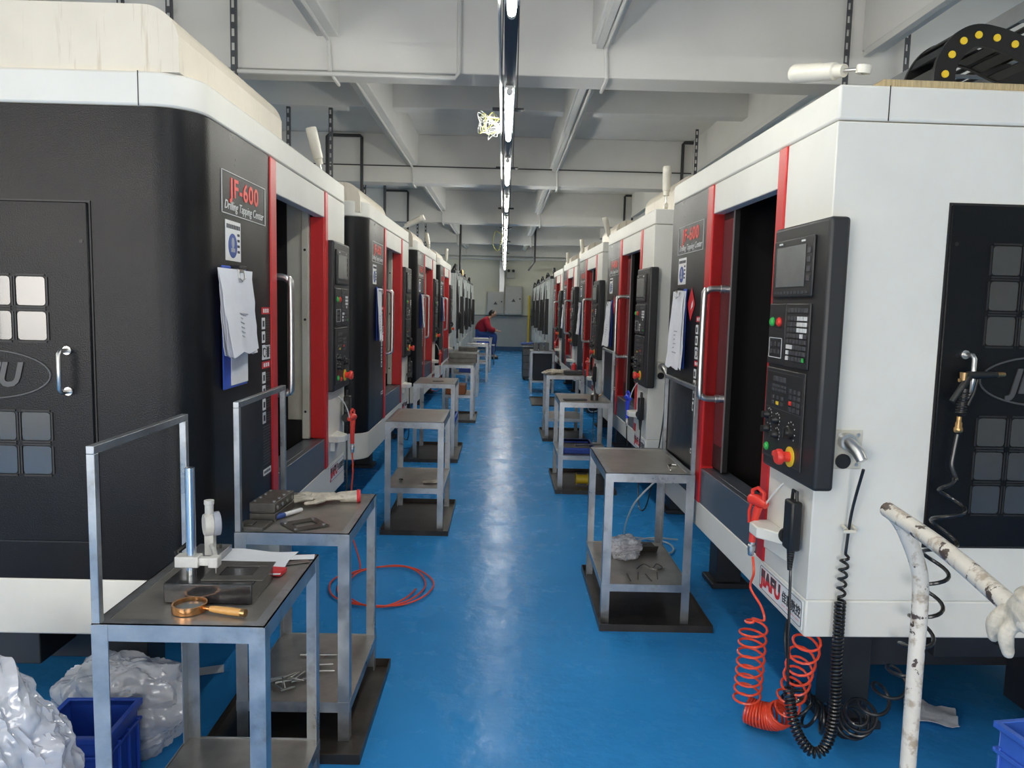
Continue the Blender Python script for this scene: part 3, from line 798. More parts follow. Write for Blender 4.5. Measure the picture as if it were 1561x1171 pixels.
    prof = [(cy, TOP), (cy, ct-.09)]+[(cy+.11-.11*cos(radians(t)), ct-.11+.11*sin(radians(t))) for t in range(10, 91, 10)]+[(1.2, ct), (1.2, TOP)]
    MB().prism(prof, x0_, x1_, f=lambda a, b, c: (c, a, b), smooth=True).build('top_cover', cream, root, .012)
    # cable chain on the roof
    zz = [(.635, 2.24), (.625, 2.44), (.645, 2.51), (.685, 2.56), (.74, 2.583), (.81, 2.575), (.88, 2.555), (.95, 2.525), (1.15, 2.46), (1.35, 2.36), (1.5, 2.30)]
    pts = bez([(p[0], p[1], 0) for p in zz], 5)
    ch = MB(); xc = W-.62
    for s, x in ((0, xc-.10), (1, xc+.10)):
        up = []; dn = []
        for i, p in enumerate(pts):
            t = (pts[min(i+1, len(pts)-1)]-pts[max(i-1, 0)]).normalized(); n = Vector((-t.y, t.x, 0))
            up.append(p+n*.040); dn.append(p-n*.040)
        for i in range(len(pts)-1):
            poly = [(up[i].x, up[i].y), (up[i+1].x, up[i+1].y), (dn[i+1].x, dn[i+1].y), (dn[i].x, dn[i].y)]
            ch.prism(poly, x-.008, x+.008, f=lambda a, b, c: (c, a, b))
    for i in range(0, len(pts)-1, 5):
        p = pts[i]; t = (pts[i+1]-pts[i]).normalized(); n = Vector((-t.y, t.x, 0))
        for s in (-1, 1):
            c = p+n*.034*s; ch.bar((xc-.1, c.x, c.y), (xc+.1, c.x, c.y), .045, .006, up=(0, n.x, n.y))
        for x in (xc-.109, xc+.108): ch.cyl((x-.003, p.x, p.y), (x+.004, p.x, p.y), .0135, seg=12, mat=1)
    ch.build('cable_chain', [rubber, yellow], root)
    return root

def tower_lamp(parent, M, drop=False):
    o = MB().lathe([(.016, 0), (.016, .012), (.006, .014), (.006, .09), (.0001, .09)], M, 12).build('lamp_stem', chrome, parent)
    MB().lathe([(.020, .07), (.021, .10), (.027, .105), (.027, .16), (.029, .165), (.029, .22), (.030, .222), (.030, .265), (.026, .272), (.0001, .272)], M, 18).build('lamp_shade', lampm, o)
    k = MB(); k.cyl(M @ Vector((0, -.012, .0)), M @ Vector((0, .012, .0)), .022, seg=14); k.build('lamp_pivot', lampm, o)
    return o

WL, WR = 2.215, 2.09
protoL = machine(WL, .752, .832, 1.71, 1.77, (1.785, 2.205), (1.045, 1.885), .435, (.045, .012, 1.09, 2.44))
protoR = machine(WR, .79, .875, 1.65, 1.72, (WR-.36, WR+.07), (1.0, 1.84), .50, (.14, WR-1.02, WR-.015, 2.47))
lampL = tower_lamp(protoL, TR(1.93, .06, TOP) @ RY(-9) @ RX(-12))
lampR = tower_lamp(protoR, TR(WR-.09, .09, TOP))
def ML(y0, x, yaw=0.): return TR(x, y0, 0) @ RZ(90+yaw)
def MR(yc, x, yaw):
    t = Vector((-sin(radians(yaw)), cos(radians(yaw)), 0)); o = Vector((x, yc, 0))+t*WR
    return Matrix.Translation(o) @ RZ(-90+yaw)
PL = [ML(2.409, -.97), ML(5.27, -.955, -.3), ML(8.35, -.965, -.4), ML(11.35, -.965, -.3)]
PR = [MR(2.345, 1.0, 1.6), MR(5.28, 1.03, 1.4), MR(8.0, 1.025, 1.2), MR(10.75, 1.025, 1.0), MR(13.45, 1.03, .8)]
LT = [Matrix(), RX(4) @ RY(14), RX(10) @ RY(28), RX(2) @ RY(8), RX(-3)]
labL = ['nearest drilling machine of the left row, black rounded end filling the left edge', 'second drilling machine from the viewer in the left row', 'third drilling machine from the viewer in the left row', 'fourth drilling machine of the left row, just before the old grey ones']
labR = ['nearest drilling machine of the right row, big white end with black door', 'second drilling machine from the viewer in the right row', 'third drilling machine from the viewer in the right row', 'fourth drilling machine from the viewer in the right row', 'fifth drilling machine of the right row, just before the old grey ones']
GRP = 'drilling and tapping machines along the aisle'
MLs, MRs = [], []
for i, M in enumerate(PL):
    o = protoL if i == 0 else copy_tree(protoL)
    o.matrix_world = M; tag(o, labL[i], 'machine', GRP); MLs.append(o)
for i, M in enumerate(PR):
    o = protoR if i == 0 else copy_tree(protoR)
    o.matrix_world = M; tag(o, labR[i], 'machine', GRP); MRs.append(o)
for o in MLs[1:]:
    for c in o.children:
        if c.name.startswith('top_cover'): c.location.z -= .075
# the tower lamps lean differently on every machine
def relamp(root, M):
    for c in root.children:
        if c.name.startswith('lamp_stem'): c.matrix_local = M
BL = TR(1.93, .06, TOP); BR = TR(WR-.09, .09, TOP)
relamp(MLs[1], BL @ RX(78) @ BL.inverted()); relamp(MLs[2], BL @ RY(26) @ BL.inverted()); relamp(MLs[3], BL @ RY(9) @ RX(12) @ BL.inverted())
relamp(MRs[0], TR(.045, .0, .058) @ BR @ RZ(-62) @ RX(79) @ BR.inverted()); relamp(MRs[1], TR(0, 0, .03))
relamp(MRs[2], BR @ RX(16) @ RY(8) @ BR.inverted()); relamp(MRs[3], BR @ RX(6) @ BR.inverted())
hk = MB(); hk.tube([(WR+.004, .10, .875), (WR+.03, .10, .87), (WR+.045, .085, .868), (WR+.045, .12, .868), (WR+.03, .13, .87), (WR+.004, .13, .875)], .006, 8)
hk.build('cord_hook', lampm, MRs[0])
# tan board lying on the roof of the nearest right machine
for c in list(MRs[0].children):
    if c.name.startswith('top_cover'): bpy.data.objects.remove(c)
tag(MB().box(WR-.26, WR-.02, .14, 1.35, TOP+.001, TOP+.026).build('tan_board', foam, None, .006, M=PR[0]), 'rough tan board lying on the roof edge of the nearest right machine', 'board')

# ---------- things hung on the machine fronts
def front(M, x, z, off=.0): return M @ TR(x, -off, z)
def clipboard(M, x, z, lab, sheets, low=None, w=.20, h=.42, seed=0):
    """board hung by its clip at (x, z) on a machine front"""
    rnd = random.Random(seed)
    r = empty('clipboard', front(M, x, z, .004), lab, 'clipboard', 'clipboards on the machine fronts')
    MB().box(-w/2, w/2, -.006, 0, -h, 0).build('board', bluep, r, .003)
    if low: MB().box(-w*.22, w*.5, -.008, -.0062, -h+.01, -.1).build('lower_sheet', paper, r)
    for k in range(sheets):
        wd = w*(rnd.uniform(1.26, 1.40) if low else rnd.uniform(.98, 1.12)); hh = h*(.70 if low else .97)*rnd.uniform(.97, 1.0)
        dx = rnd.uniform(-.012, .012)-(.028+.006*k if low else 0); tl = rnd.uniform(-.03, .03)
        def S(u, v, e=0.):
            off = .012+.005*k+v*(.010+.004*k)*(1+.4*sin(5*u+k))+.005*noise.noise(Vector((u*5+k*3, v*6, seed)))+.03*max(0, -u)*v+.02*max(0, v-.8)
            return (u*wd*(1+.03*v)+dx+tl*v, -off-e, -.012-v*hh+.008*sin(9*u+k)*v)
        p = MB().sheet([[S(i/8-.5, j/10) for j in range(11)] for i in range(9)], .0006).build('sheet', paper, r)
        if k == sheets-1:
            t = MB()
            for i in range(6):
                u0 = -.08+.03*rnd.random(); u1 = u0+rnd.uniform(.1, .34); v = .52+.055*i
                q = [S(u0, v, .0012), S(u1, v, .0012), S(u1, v+.014, .0012), S(u0, v+.014, .0012)]
                t.add(q+[(x, y+.0006, z) for x, y, z in q], [(0, 1, 2, 3), (7, 6, 5, 4), (0, 4, 5, 1), (1, 5, 6, 2), (2, 6, 7, 3), (3, 7, 4, 0)])
            t.build('print', gaugeb, p)
    c = MB().box(-.035, .035, -.03, -.004, -.02, -.008); c.tube([(-.03, -.03, -.012), (-.034, -.032, -.04), (0, -.034, -.05), (.034, -.032, -.04), (.03, -.03, -.012)], .003, 6)
    c.build('clip', [chrome], r, .002)
    c = MB().box(-.038, .038, -.036, -.002, -.008, .004); c.build('clip_jaw', rubber, r, .002)
    return r
clipboard(PL[0], .315, 1.665, 'clipboard with a thick curling stack of white papers on the nearest left machine', 4, True, .24, .43, 1)
clipboard(PL[1], .46, 1.665, 'clipboard with one flat white sheet on the second left machine', 1, None, .17, .40, 2)
clipboard(PL[2], .46, 1.665, 'clipboard with white sheets on the third left machine', 2, None, .18, .40, 3)
clipboard(PL[3], .46, 1.665, 'clipboard on the fourth left machine', 2, None, .18, .38, 4)
clipboard(PR[0], .40, 1.66, 'blue clipboard with curled white papers beside the red diamond on the nearest right machine', 2, None, .20, .42, 5)
clipboard(PR[1], .40, 1.62, 'clipboard with ruffled papers on the second right machine', 3, None, .21, .42, 6)
clipboard(PR[2], .42, 1.62, 'clipboard with white papers on the third right machine', 2, None, .18, .42, 7)
clipboard(PR[3], .42, 1.60, 'clipboard on the fourth right machine', 2, None, .18, .40, 8)
# red diamond paper on the nearest right machine
def diamond(M, lab, s=.085):
    r = empty('paper_diamond', front(M, .575, 1.58, .002), lab, 'sticker')
    MB().prism([(0, -s), (s*.8, 0), (0, s), (-s*.8, 0)], 0, .001, f=lambda a, b, c: (a, -c, b)).build('diamond', redi, r)
    MB().prism([(.012, .0), (.03, .02), (.032, -.012), (.0, -.03)], .001, .002, f=lambda a, b, c: (a, -c, b)).build('torn_corner', paper, r)
diamond(PR[0], 'red diamond paper stuck on the black panel of the nearest right machine')
diamond(PR[1], 'red diamond paper stuck on the black panel of the second right machine')
diamond(PL[1], 'red paper stuck beside the red strip of the second left machine', .06)

# ---------- air guns: pistol, nozzle, coupling, hose
def air_gun(M, m, lab, hose, hm, coupl=True, flip=1):
    """M: where the grip hangs; the grip runs down -z, nozzle forward +x"""
    r = empty('air_gun', M, lab, 'air gun', 'air guns on the machine fronts')
    b = MB()
    b.tube(bez([(0, 0, -.11), (.0, 0, -.05), (.004, 0, .0), (.012, 0, .03)], 4), [.0125]*4+[.0135]*4+[.015]*5, 12)
    b.tube([(-.028*flip, 0, .045), (.0, 0, .05), (.045*flip, 0, .042)], [.019, .021, .014], 12)
    b.tube([(-.022, 0, .05), (-.024, 0, .08), (0, 0, .095), (.03, 0, .082), (.03, 0, .05)], .007, 8)
    b.build('pistol', m, r)
    MB().tube([(-.022*flip, 0, .03), (-.030*flip, 0, .0), (-.024*flip, 0, -.045)], .006, 8).build('trigger', m, r)
    MB().tube(bez([(.04*flip, 0, .043), (.075*flip, .0, .10), (.115*flip, .01, .155), (.16*flip, .02, .185)], 5), .0035, 8).build('nozzle', pipew, r)
    if coupl:
        c = MB(); c.lathe([(.009, 0), (.011, .004), (.011, .018), (.014, .02), (.014, .038), (.010, .042), (.010, .055)], TR(0, 0, -.163), 14); c.build('coupling', chrome, r)
    if hose:
        Mi = M.inverted(); MB().tube([Mi @ Vector(p) for p in hose], .0046, 7).build('hose', hm, r)
    return r
# nearest right machine: red gun with the orange coil
h0 = Vector((.935, 2.68, .665))
top = bez([h0+Vector((0, 0, -.01)), (.935, 2.66, .60), (.94, 2.70, .53), (.955, 2.62, .49), (.95, 2.57, .46), (.94, 2.66, .43)], 6)
c1 = coil(bez([(.94, 2.64, .43), (.94, 2.65, .30), (.945, 2.68, .15), (.945, 2.69, .075)], 6), .048, 9, 16)
c2 = coil(bez([(.945, 2.69, .062), (.985, 2.66, .058), (1.03, 2.63, .066), (1.05, 2.60, .10)], 6), .046, 15, 14, .02)
c3 = coil(bez([(1.05, 2.60, .10), (1.065, 2.55, .22), (1.045, 2.46, .36), (1.04, 2.40, .47), (1.04, 2.39, .498)], 6), .046, 7, 16)
air_gun(TR(.935, 2.68, .82) @ RZ(-62) @ RY(4), redb, 'red air gun hanging with an orange coiled hose on the nearest right machine', top+c1+c2+c3, redhose)
# second right machine: blue gun
def gun_R(M, m, hm, lab, dz=0., flip=1):
    P = lambda x, y, z: M @ Vector((x, y, z))
    g = M @ TR(WR-.335, -.075, .84+dz) @ RZ(12)
    air_gun(g, m, lab, bez([P(WR-.335, -.075, .672+dz), P(WR-.33, -.07, .55), P(WR-.36, -.03, .40), P(WR-.34, .1, .42), P(WR-.3, .3, .5)], 6), hm, flip=flip)
gun_R(PR[1], blueg, blackhose, 'blue air gun hanging on the rest of the second right machine')
gun_R(PR[2], redb, clearhose, 'red air gun with a white nozzle on the third right machine', .06)
gun_R(PR[4], redb, redhose, 'red air gun on the fifth right machine', .0)
# nearest left machine
P = lambda x, y, z: PL[0] @ Vector((x, y, z))
g = PL[0] @ TR(1.99, -.095, .83) @ RZ(-10)
hs = [P(1.99, -.095, .665), P(1.985, -.10, .55), P(1.98, -.09, .40), P(1.95, -.10, .20)]
hs += [Vector((-.62+.30*cos(t*.5+2.2)*(1-.012*t), 4.0+.30*sin(t*.5+2.2), .012+.004*(t % 3))) for t in range(0, 34)]
air_gun(g, redb, 'red air gun hanging on the console side of the nearest left machine', bez(hs, 5), redhose, flip=-1)
def gun_L(M, m, hm, lab):
    P = lambda x, y, z: M @ Vector((x, y, z))
    g = M @ TR(1.99, -.095, .83) @ RZ(-10)
    air_gun(g, m, lab, bez([P(1.99, -.095, .665), P(1.98, -.1, .5), P(1.99, -.06, .36), P(1.99, .15, .42), P(1.99, .3, .5)], 6), hm, flip=-1)
gun_L(PL[2], redb, redhose, 'red air gun hanging on the third left machine')

# ---------- hand pendants
def pendant(M, lab, cord, coilcord=None):
    r = empty('hand_pendant', M, lab, 'pendant', 'hand wheel pendants on the machine fronts')
    MB().box(-.032, .032, -.042, -.004, -.08, .085).build('housing', rubber, r, .008, 2)
    b = MB(); b.lathe([(.028, 0), (.028, .006), (.024, .014), (.0001, .015)], TR(-.036, -.022, -.045) @ RY(-90), 18); b.build('hand_wheel', bezelm, r)
    b = MB()
    for z in (.0, .045): b.lathe([(.010, 0), (.010, .012), (.0001, .013)], TR(-.032, -.022, z) @ RY(-90), 12)
    b.build('selector', keyk, r)
    MB().tube([(-.018, -.02, .085), (-.014, -.02, .115), (.014, -.02, .115), (.018, -.02, .085)], .006, 8).build('hook', rubber, r)
    g = MB()
    for k in range(9): g.cyl((0, -.022, -.08-.008*k), (0, -.022, -.086-.008*k), .0135-.0007*k, seg=10)
    g.build('strain_relief', rubber, r)
    Mi = r.matrix_world.inverted()
    MB().tube([Mi @ Vector(p) for p in cord], .0048, 7).build('cord', blackhose, r)
    return r
pm = TR(.985, 2.405, .855) @ RZ(-88)
cord = [Vector((.965, 2.405, .72))]+bez([(.965, 2.40, .70), (.965, 2.385, .5), (.968, 2.37, .32)], 5)
low = bez([(.968, 2.37, .32), (.985, 2.33, .20), (1.03, 2.30, .135), (1.075, 2.30, .155), (1.10, 2.31, .26), (1.10, 2.318, .46), (1.10, 2.322, .64)], 8)
cc = coil(low, lambda u: .0145, 62, 10, .01)
cc2 = coil(bez([(1.10, 2.322, .64), (1.102, 2.322, .72), (1.106, 2.322, .79)], 5), .012, 5, 12, .08)
cord += cc[4:-4]+cc2[3:]+bez([(1.106, 2.322, .80), (1.113, 2.315, .93), (1.118, 2.27, 1.075)], 6)
pendant(pm, 'black hand pendant with a long coiled cord on the nearest right machine', cord)
def pend_R(M, lab):
    P = lambda x, y, z: M @ Vector((x, y, z))
    c = bez([P(WR-.05, -.03, .70), P(WR-.05, -.03, .45), P(WR-.045, -.03, .24), P(WR-.0, -.02, .12), P(WR+.06, .02, .2), P(WR+.085, .09, .7), P(WR+.078, .112, 1.08)], 8)
    pendant(M @ TR(WR-.05, -.012, .84), lab, c)
pend_R(PR[1], 'black hand pendant on the second right machine'); pend_R(PR[2], 'black hand pendant on the third right machine')
def pend_L(M, lab):
    P = lambda x, y, z: M @ Vector((x, y, z))
    c = bez([P(WL-.07, -.03, .75), P(WL-.07, -.03, .4), P(WL-.06, -.01, .2), P(WL-.05, .1, .3), P(WL-.05, .25, .5)], 8)
    pendant(M @ TR(WL-.07, -.012, .90), lab, c)
pend_L(PL[0], 'black hand pendant at the far edge of the nearest left machine'); pend_L(PL[1], 'black hand pendant on the second left machine')

# ---------- coolant gun hung on the door handle of the nearest right machine
r = empty('spray_gun', TR(1.43, 2.287, 1.36), 'black spray gun with brass tip hanging from the black door handle on the right', 'spray gun')
b = MB(); b.tube([(-.01, 0, .012), (.03, 0, .013), (.085, -.002, .016)], [.011, .012, .009], 12); b.tube([(.0, 0, .01), (-.02, -.004, -.025), (-.05, -.006, -.07)], [.011, .011, .009], 10)
b.build('gun_body', rubber, r)
MB().cyl((.085, -.002, .016), (.108, -.002, .0165), .009, .0075, 12).build('nozzle_tip', brass, r)
MB().tube([(.022, -.008, .0), (.012, -.012, -.04), (-.005, -.012, -.08)], [.004, .004, .006], 8).build('trigger', rubber, r)
b = MB(); b.cyl((-.016, 0, .02), (-.016, 0, -.004), .012, .010, 10); b.cyl((-.03, 0, -.004), (-.008, 0, -.004), .006, seg=8); b.build('valve', brass, r)
b = MB(); b.tube([(-.012, -.004, -.03), (-.018, -.006, -.10)], [.012, .011], 10)
b.tube(coil([(-.012, -.004, -.035), (-.02, -.006, -.11)], .013, 9, 12, .02), .0028, 6); b.build('grip_spring', rubber, r)
MB().lathe([(.010, 0), (.013, .004), (.013, .014), (.010, .018), (.010, .03), (.007, .034), (.007, .05)], TR(-.024, -.008, -.165), 12).build('coupling', brass, r)
hp = bez([(1.405, 2.28, 1.19), (1.398, 2.28, 1.13), (1.395, 2.278, 1.09), (1.412, 2.276, 1.05)], 6)
hp += coil(bez([(1.40, 2.27, 1.05), (1.385, 2.26, .93), (1.352, 2.25, .78), (1.335, 2.25, .62), (1.31, 2.27, .48), (1.285, 2.33, .34), (1.25, 2.42, .21)], 8), lambda u: .042, 8.6, 18, .05)
hp += coil(bez([(1.25, 2.42, .21), (1.27, 2.52, .11), (1.25, 2.60, .075), (1.18, 2.62, .075), (1.12, 2.62, .12), (1.09, 2.62, .19)], 8), lambda u: .052, 10, 18, .03)
hp += bez([(1.09, 2.62, .19), (1.06, 2.60, .27), (1.05, 2.62, .38), (1.09, 2.68, .48)], 6)
Mi = r.matrix_world.inverted()
MB().tube([Mi @ Vector(p) for p in hp], .0062, 8).build('coil_hose', blackhose, r)

# ------------------------------------------------------------------ old grey machines at the far end
def old_machine(W=2.1):
    r = empty('old_machine', (0, 0, 0))
    D, H = 1.6, 2.14
    MB().box(0, W, .03, D, .45, H).build('cabinet', oldw, r, .01)
    MB().box(-.01, W+.01, 0, D, H, H+.06).build('top_rail', castm, r, .004)
    for x in (0, .42, 1.28, W-.09): MB().box(x, x+.085, -.012, .03, .42, H).build('post', oldw, r, .004)
    for i, (a, b) in enumerate(((.095, .41), (.52, .88), (.90, 1.27))):
        d = MB().box(a, b, -.002, .03, .80, H-.10).build('door', oldw if i != 1 else oldd, r, .004)
        MB().box(a+.05, b-.05, -.005, -.002, 1.05, H-.22).build('door_window', oldd, d)
        if i: MB().tube([(a+.02, -.002, 1.05), (a+.02, -.05, 1.08), (a+.02, -.05, 1.38), (a+.02, -.002, 1.41)], .011, 8).build('door_handle', rubber, d)
    MB().box(0, W, -.004, .03, .42, .76).build('skirt', oldw, r, .004)
    c = MB().box(1.50, 1.88, -.075, .03, .95, 1.72).build('console', rubber, r, .01)
    MB().box(1.52, 1.84, -.079, -.075, 1.45, 1.68).build('screen', screenm, c)
    k = MB()
    for i in range(6):
        for j in range(7): k.box(1.53+.05*i, 1.565+.05*i, -.080, -.075, 1.0+.055*j, 1.03+.055*j)
    k.build('keypad', letter_m, c)
    MB().box(.3, W-.3, .2, D-.2, .0, .45).build('base', castm, r, .01)
    t = MB().lathe([(.02, 0), (.02, .06), (.035, .06), (.035, .17), (.02, .19), (.0001, .19)], TR(1.75, .1, H+.06), 12).build('beacon', castm, r)
    MB().tube(bez([(.5, .1, H+.06), (.45, .05, H+.16), (.3, .02, H+.10), (.28, -.03, 1.6), (.3, -.03, .9)], 6), .02, 8).build('cable', rubber, r)
    return r
om = old_machine(); ol = [(-.92, 14.35), (-.94, 16.8), (-.98, 19.25), (-.98, 21.7)]
oldn = ['nearest the viewer', 'second one along', 'third one along', 'farthest by the end wall']
for i, (x, y) in enumerate(ol):
    o = om if i == 0 else copy_tree(om)
    if i == 1:
        for c in o.children:
            if c.name.startswith('beacon'): c.data = c.data.copy(); c.data.materials[0] = amber
    o.matrix_world = TR(x, y, 0) @ RZ(90); tag(o, 'old grey machine with dark glazed doors in the left row, %s' % oldn[i], 'machine', 'old grey machines at the far end')
for i, y in enumerate([18.2, 20.65, 23.1, 25.55]):
    o = copy_tree(om); o.matrix_world = TR(.97, y, 0) @ RZ(-90); tag(o, 'old grey machine with dark glazed doors in the right row, %s' % oldn[i], 'machine', 'old grey machines at the far end')

# ------------------------------------------------------------------ steel work tables
def angle_leg(mb, x, y, z0, z1, sx, sy, w=.04, t=.004):
    a, b = sorted((x, x+sx*w)); c, d = sorted((y, y+sy*t)); mb.box(a, b, c, d, z0, z1)
    a, b = sorted((x, x+sx*t)); c, d = sorted((y+sy*t, y+sy*w)); mb.box(a, b, c, d, z0, z1)
def work_table(x0, x1, y0, y1, lab, h=.755, shelf=.30, back=None, hb=1.18, base=0., yaw=0., top_lip=True):
    cx, cy = (x0+x1)/2, (y0+y1)/2; a, b = (x1-x0)/2, (y1-y0)/2
    r = empty('work_table', TR(cx, cy, base) @ RZ(yaw), lab, 'table', 'steel work tables along the aisle')
    h -= base; sh = shelf-base
    MB().box(-a+.003, a-.003, -b+.003, b-.003, h-.006, h).build('table_top', tops, r, .001, 1)
    for nm, (p, q, u, v) in (('rail', (-a, a, -b, -b+.004)), ('rail', (-a, a, b-.004, b)), ('rail', (-a, -a+.004, -b, b)), ('rail', (a-.004, a, -b, b))):
        e = MB().box(p, q, u, v, h-.042, h+.002)
        # welded flat of the angle, on top
        if u == -b and v < 0: e.box(-a, a, -b, -b+.03, h, h+.002)
        elif v == b and u > 0: e.box(-a, a, b-.03, b, h, h+.002)
        elif p == -a: e.box(-a, -a+.03, -b+.03, b-.03, h, h+.002)
        else: e.box(a-.03, a, -b+.03, b-.03, h, h+.002)
        e.build(nm, steel, r)
    for sx in (-1, 1):
        for sy in (-1, 1):
            m = MB(); angle_leg(m, sx*(a+.001), sy*(b+.001), 0, h-.001, -sx, -sy); m.build('leg', steel, r)
    s = MB().box(-a+.002, a-.002, -b+.002, b-.002, sh-.004, sh).build('shelf', tops, r)
    e = MB()
    e.box(-a, a, -b-.003, -b+.001, sh-.034, sh+.003).box(-a, a, b-.001, b+.003, sh-.034, sh+.003).box(-a-.003, -a+.001, -b, b, sh-.034, sh+.003).box(a-.001, a+.003, -b, b, sh-.034, sh+.003)
    e.build('shelf_rail', steel, s)
    if back:
        x = back*(a-.010); g = MB()
        for y in (-b+.011, b-.011): g.box(x-.010, x+.010, y-.010, y+.010, h, hb-base)
        g.box(x-.010, x+.010, -b+.001, b-.001, hb-base, hb-base+.020)
        g.build('back_frame', steel, r, .0015)
    return r
def drip_tray(x0, x1, y0, y1, lab, h=.035):
    b = MB().box(x0, x1, y0, y1, 0, .004)
    t = .004
    b.box(x0, x1, y0, y0+t, .004, h).box(x0, x1, y1-t, y1, .004, h).box(x0, x0+t, y0+t, y1-t, .004, h).box(x1-t, x1, y0+t, y1-t, .004, h)
    tag(b.build('drip_tray', traym), lab, 'tray', 'oily drip trays under the tables')
TB = .0045
work_table(-.985, -.565, 1.775, 2.315, 'steel table with raised rail nearest the viewer, holding the gauge stand', shelf=.14, back=-1, hb=1.175)
work_table(-.905, -.513, 2.53, 3.085, 'second steel table on the left, holding steel blocks, pen and glove', shelf=.145, back=-1, hb=1.185, base=TB)
drip_tray(-1.0, -.45, 2.40, 3.10, 'dark oily drip tray under the second left table')
work_table(-.78, -.385, 5.03, 5.68, 'bare steel table on a dark tray, third on the left', base=TB)
drip_tray(-.80, -.34, 4.94, 5.78, 'dark oily tray under the bare third left table')
work_table(.513, .945, 3.58, 4.26, 'steel table with raised rail on a tray, nearest on the right', shelf=.20, back=1, hb=1.165, base=TB)
drip_tray(.515-.02, 1.045, 3.49, 4.33, 'dark oily tray under the nearest right table')
work_table(-.885, -.47, 7.5, 8.15, 'fourth steel table on the left, green bowl on its shelf', base=TB, shelf=.33)
drip_tray(-.95, -.42, 7.3, 8.25, 'dark oily tray under the fourth left table')
work_table(-.79, -.38, 9.95, 10.6, 'fifth steel table on the left, carrying a big steel block', base=TB, shelf=.35)
drip_tray(-.85, -.34, 9.85, 10.7, 'dark tray under the fifth left table')
work_table(-.86, -.41, 12.7, 13.35, 'sixth steel table on the left', shelf=.4)
work_table(-.74, -.30, 15.2, 15.85, 'seventh steel table on the left', shelf=.4)
work_table(-.74, -.28, 17.6, 18.2, 'eighth and farthest steel table on the left, before the seated person', shelf=.4)
work_table(.49, .935, 6.27, 6.93, 'second steel table on the right, blue tray on its shelf', shelf=.30, back=1, hb=1.17, base=TB)
drip_tray(.46, .975, 6.15, 7.0, 'dark oily tray under the second right table')
work_table(.515, .955, 8.72, 9.35, 'third steel table on the right, gloves on top', shelf=.25, base=TB)
drip_tray(.48, .99, 8.6, 9.42, 'dark tray under the third right table')
drip_tray(.47, .93, 11.7, 12.8, 'empty dark tray on the floor between the third and fourth right tables', .02)
work_table(.50, .93, 13.5, 14.1, 'fourth steel table on the right beside dark steel stacks', shelf=.22)

T0 = .757
# ---------- on the nearest left table
def at(x, y, z=T0): return TR(x, y, z)
r = empty('gauge_stand', at(-.755, 2.0), 'dial gauge stand with a bright column on a black granite block', 'gauge stand')
MB().box(-.115, .115, -.092, .092, 0, .053).build('granite_base', granite, r, .003)
MB().tube([(-.07, -.02, .053), (-.07, -.02, .345)], .0125, 20).build('column', alu, r)
a = MB().box(-.108, -.045, -.04, -.002, .076, .106); a.box(-.05, -.012, -.033, -.011, .080, .101); a.box(-.020, .006, -.038, -.006, .076, .104)
a.build('clamp_arm', castw, r, .003)
MB().tube([(-.10, -.022, .09), (-.118, .0, .105), (-.10, .03, .12)], .007, 8).build('clamp_knob', rubber, r)
GM = TR(-.070, .12, .150) @ RZ(32) @ RY(90)
MB().lathe([(.030, -.020), (.033, -.014), (.033, .002), (.031, .004), (.0001, .004)], GM, 28).build('gauge_case', castw, r)
MB().lathe([(.0335, .004), (.0345, .006), (.0345, .022), (.029, .024), (.028, .018), (.0001, .017)], GM, 28).build('gauge_bezel', gaugeb, r)
MB().lathe([(.012, .0), (.012, .030), (.014, .031), (.014, .042), (.0001, .043)], TR(-.074, .118, .178), 14).build('gauge_cap', castw, r)
b = MB().box(-.086, -.060, .108, .132, .06, .122); b.tube([(-.072, .12, .09), (-.04, .06, .092), (-.008, -.012, .092)], .007, 8); b.build('gauge_stem', castw, r, .002)
MB().cyl((-.004, -.022, .078), (-.004, -.022, .057), .0022, .0012, 8).build('gauge_probe', chrome, r)
b = MB().prism([(0, 0), (.155, 0), (.155, .135), (0, .135)], 0, .003)
tag(MB().box(-.08, .08, -.072, -.038, 0, .003).box(-.08, .08, .035, .072, 0, .003).box(-.08, -.045, -.038, .035, 0, .003).box(.045, .08, -.038, .035, 0, .003)
    .build('metal_plate', dsteel, None, .0006, 1, M=at(-.705, 2.005, T0+.0535) @ RZ(3)), 'thin metal plate with a rectangular hole lying on the granite block', 'plate')
# magnifying glass
r = empty('magnifying_glass', at(-.785, 1.868), 'magnifying glass with a copper ring and wooden handle lying on the nearest table', 'magnifying glass')
b = MB(); n = 40
b.lathe([(.0385, 0), (.043, 0), (.0435, .010), (.043, .019), (.0385, .019), (.038, .010), (.0385, 0)], None, n)
b.build('ring', copper, r)
MB().lathe([(.0384, .008), (.030, .011), (.0001, .0125)], None, n).build('lens', lens_m, r)
q = Vector((cos(radians(-14)), sin(radians(-14)), 0))
MB().tube([q*.042+Vector((0, 0, .010)), q*.06+Vector((0, 0, .010))], [.005, .006], 10).build('neck', copper, r)
MB().tube([q*.06+Vector((0, 0, .0105)), q*.075+Vector((0, 0, .0105)), q*.12+Vector((0, 0, .0105)), q*.148+Vector((0, 0, .0105))], [.007, .009, .010, .0095], 14).build('handle', woodm, r)
MB().tube([q*.148+Vector((0, 0, .0105)), q*.160+Vector((0, 0, .0105))], [.0102, .0098], 14).build('end_cap', brass, r)
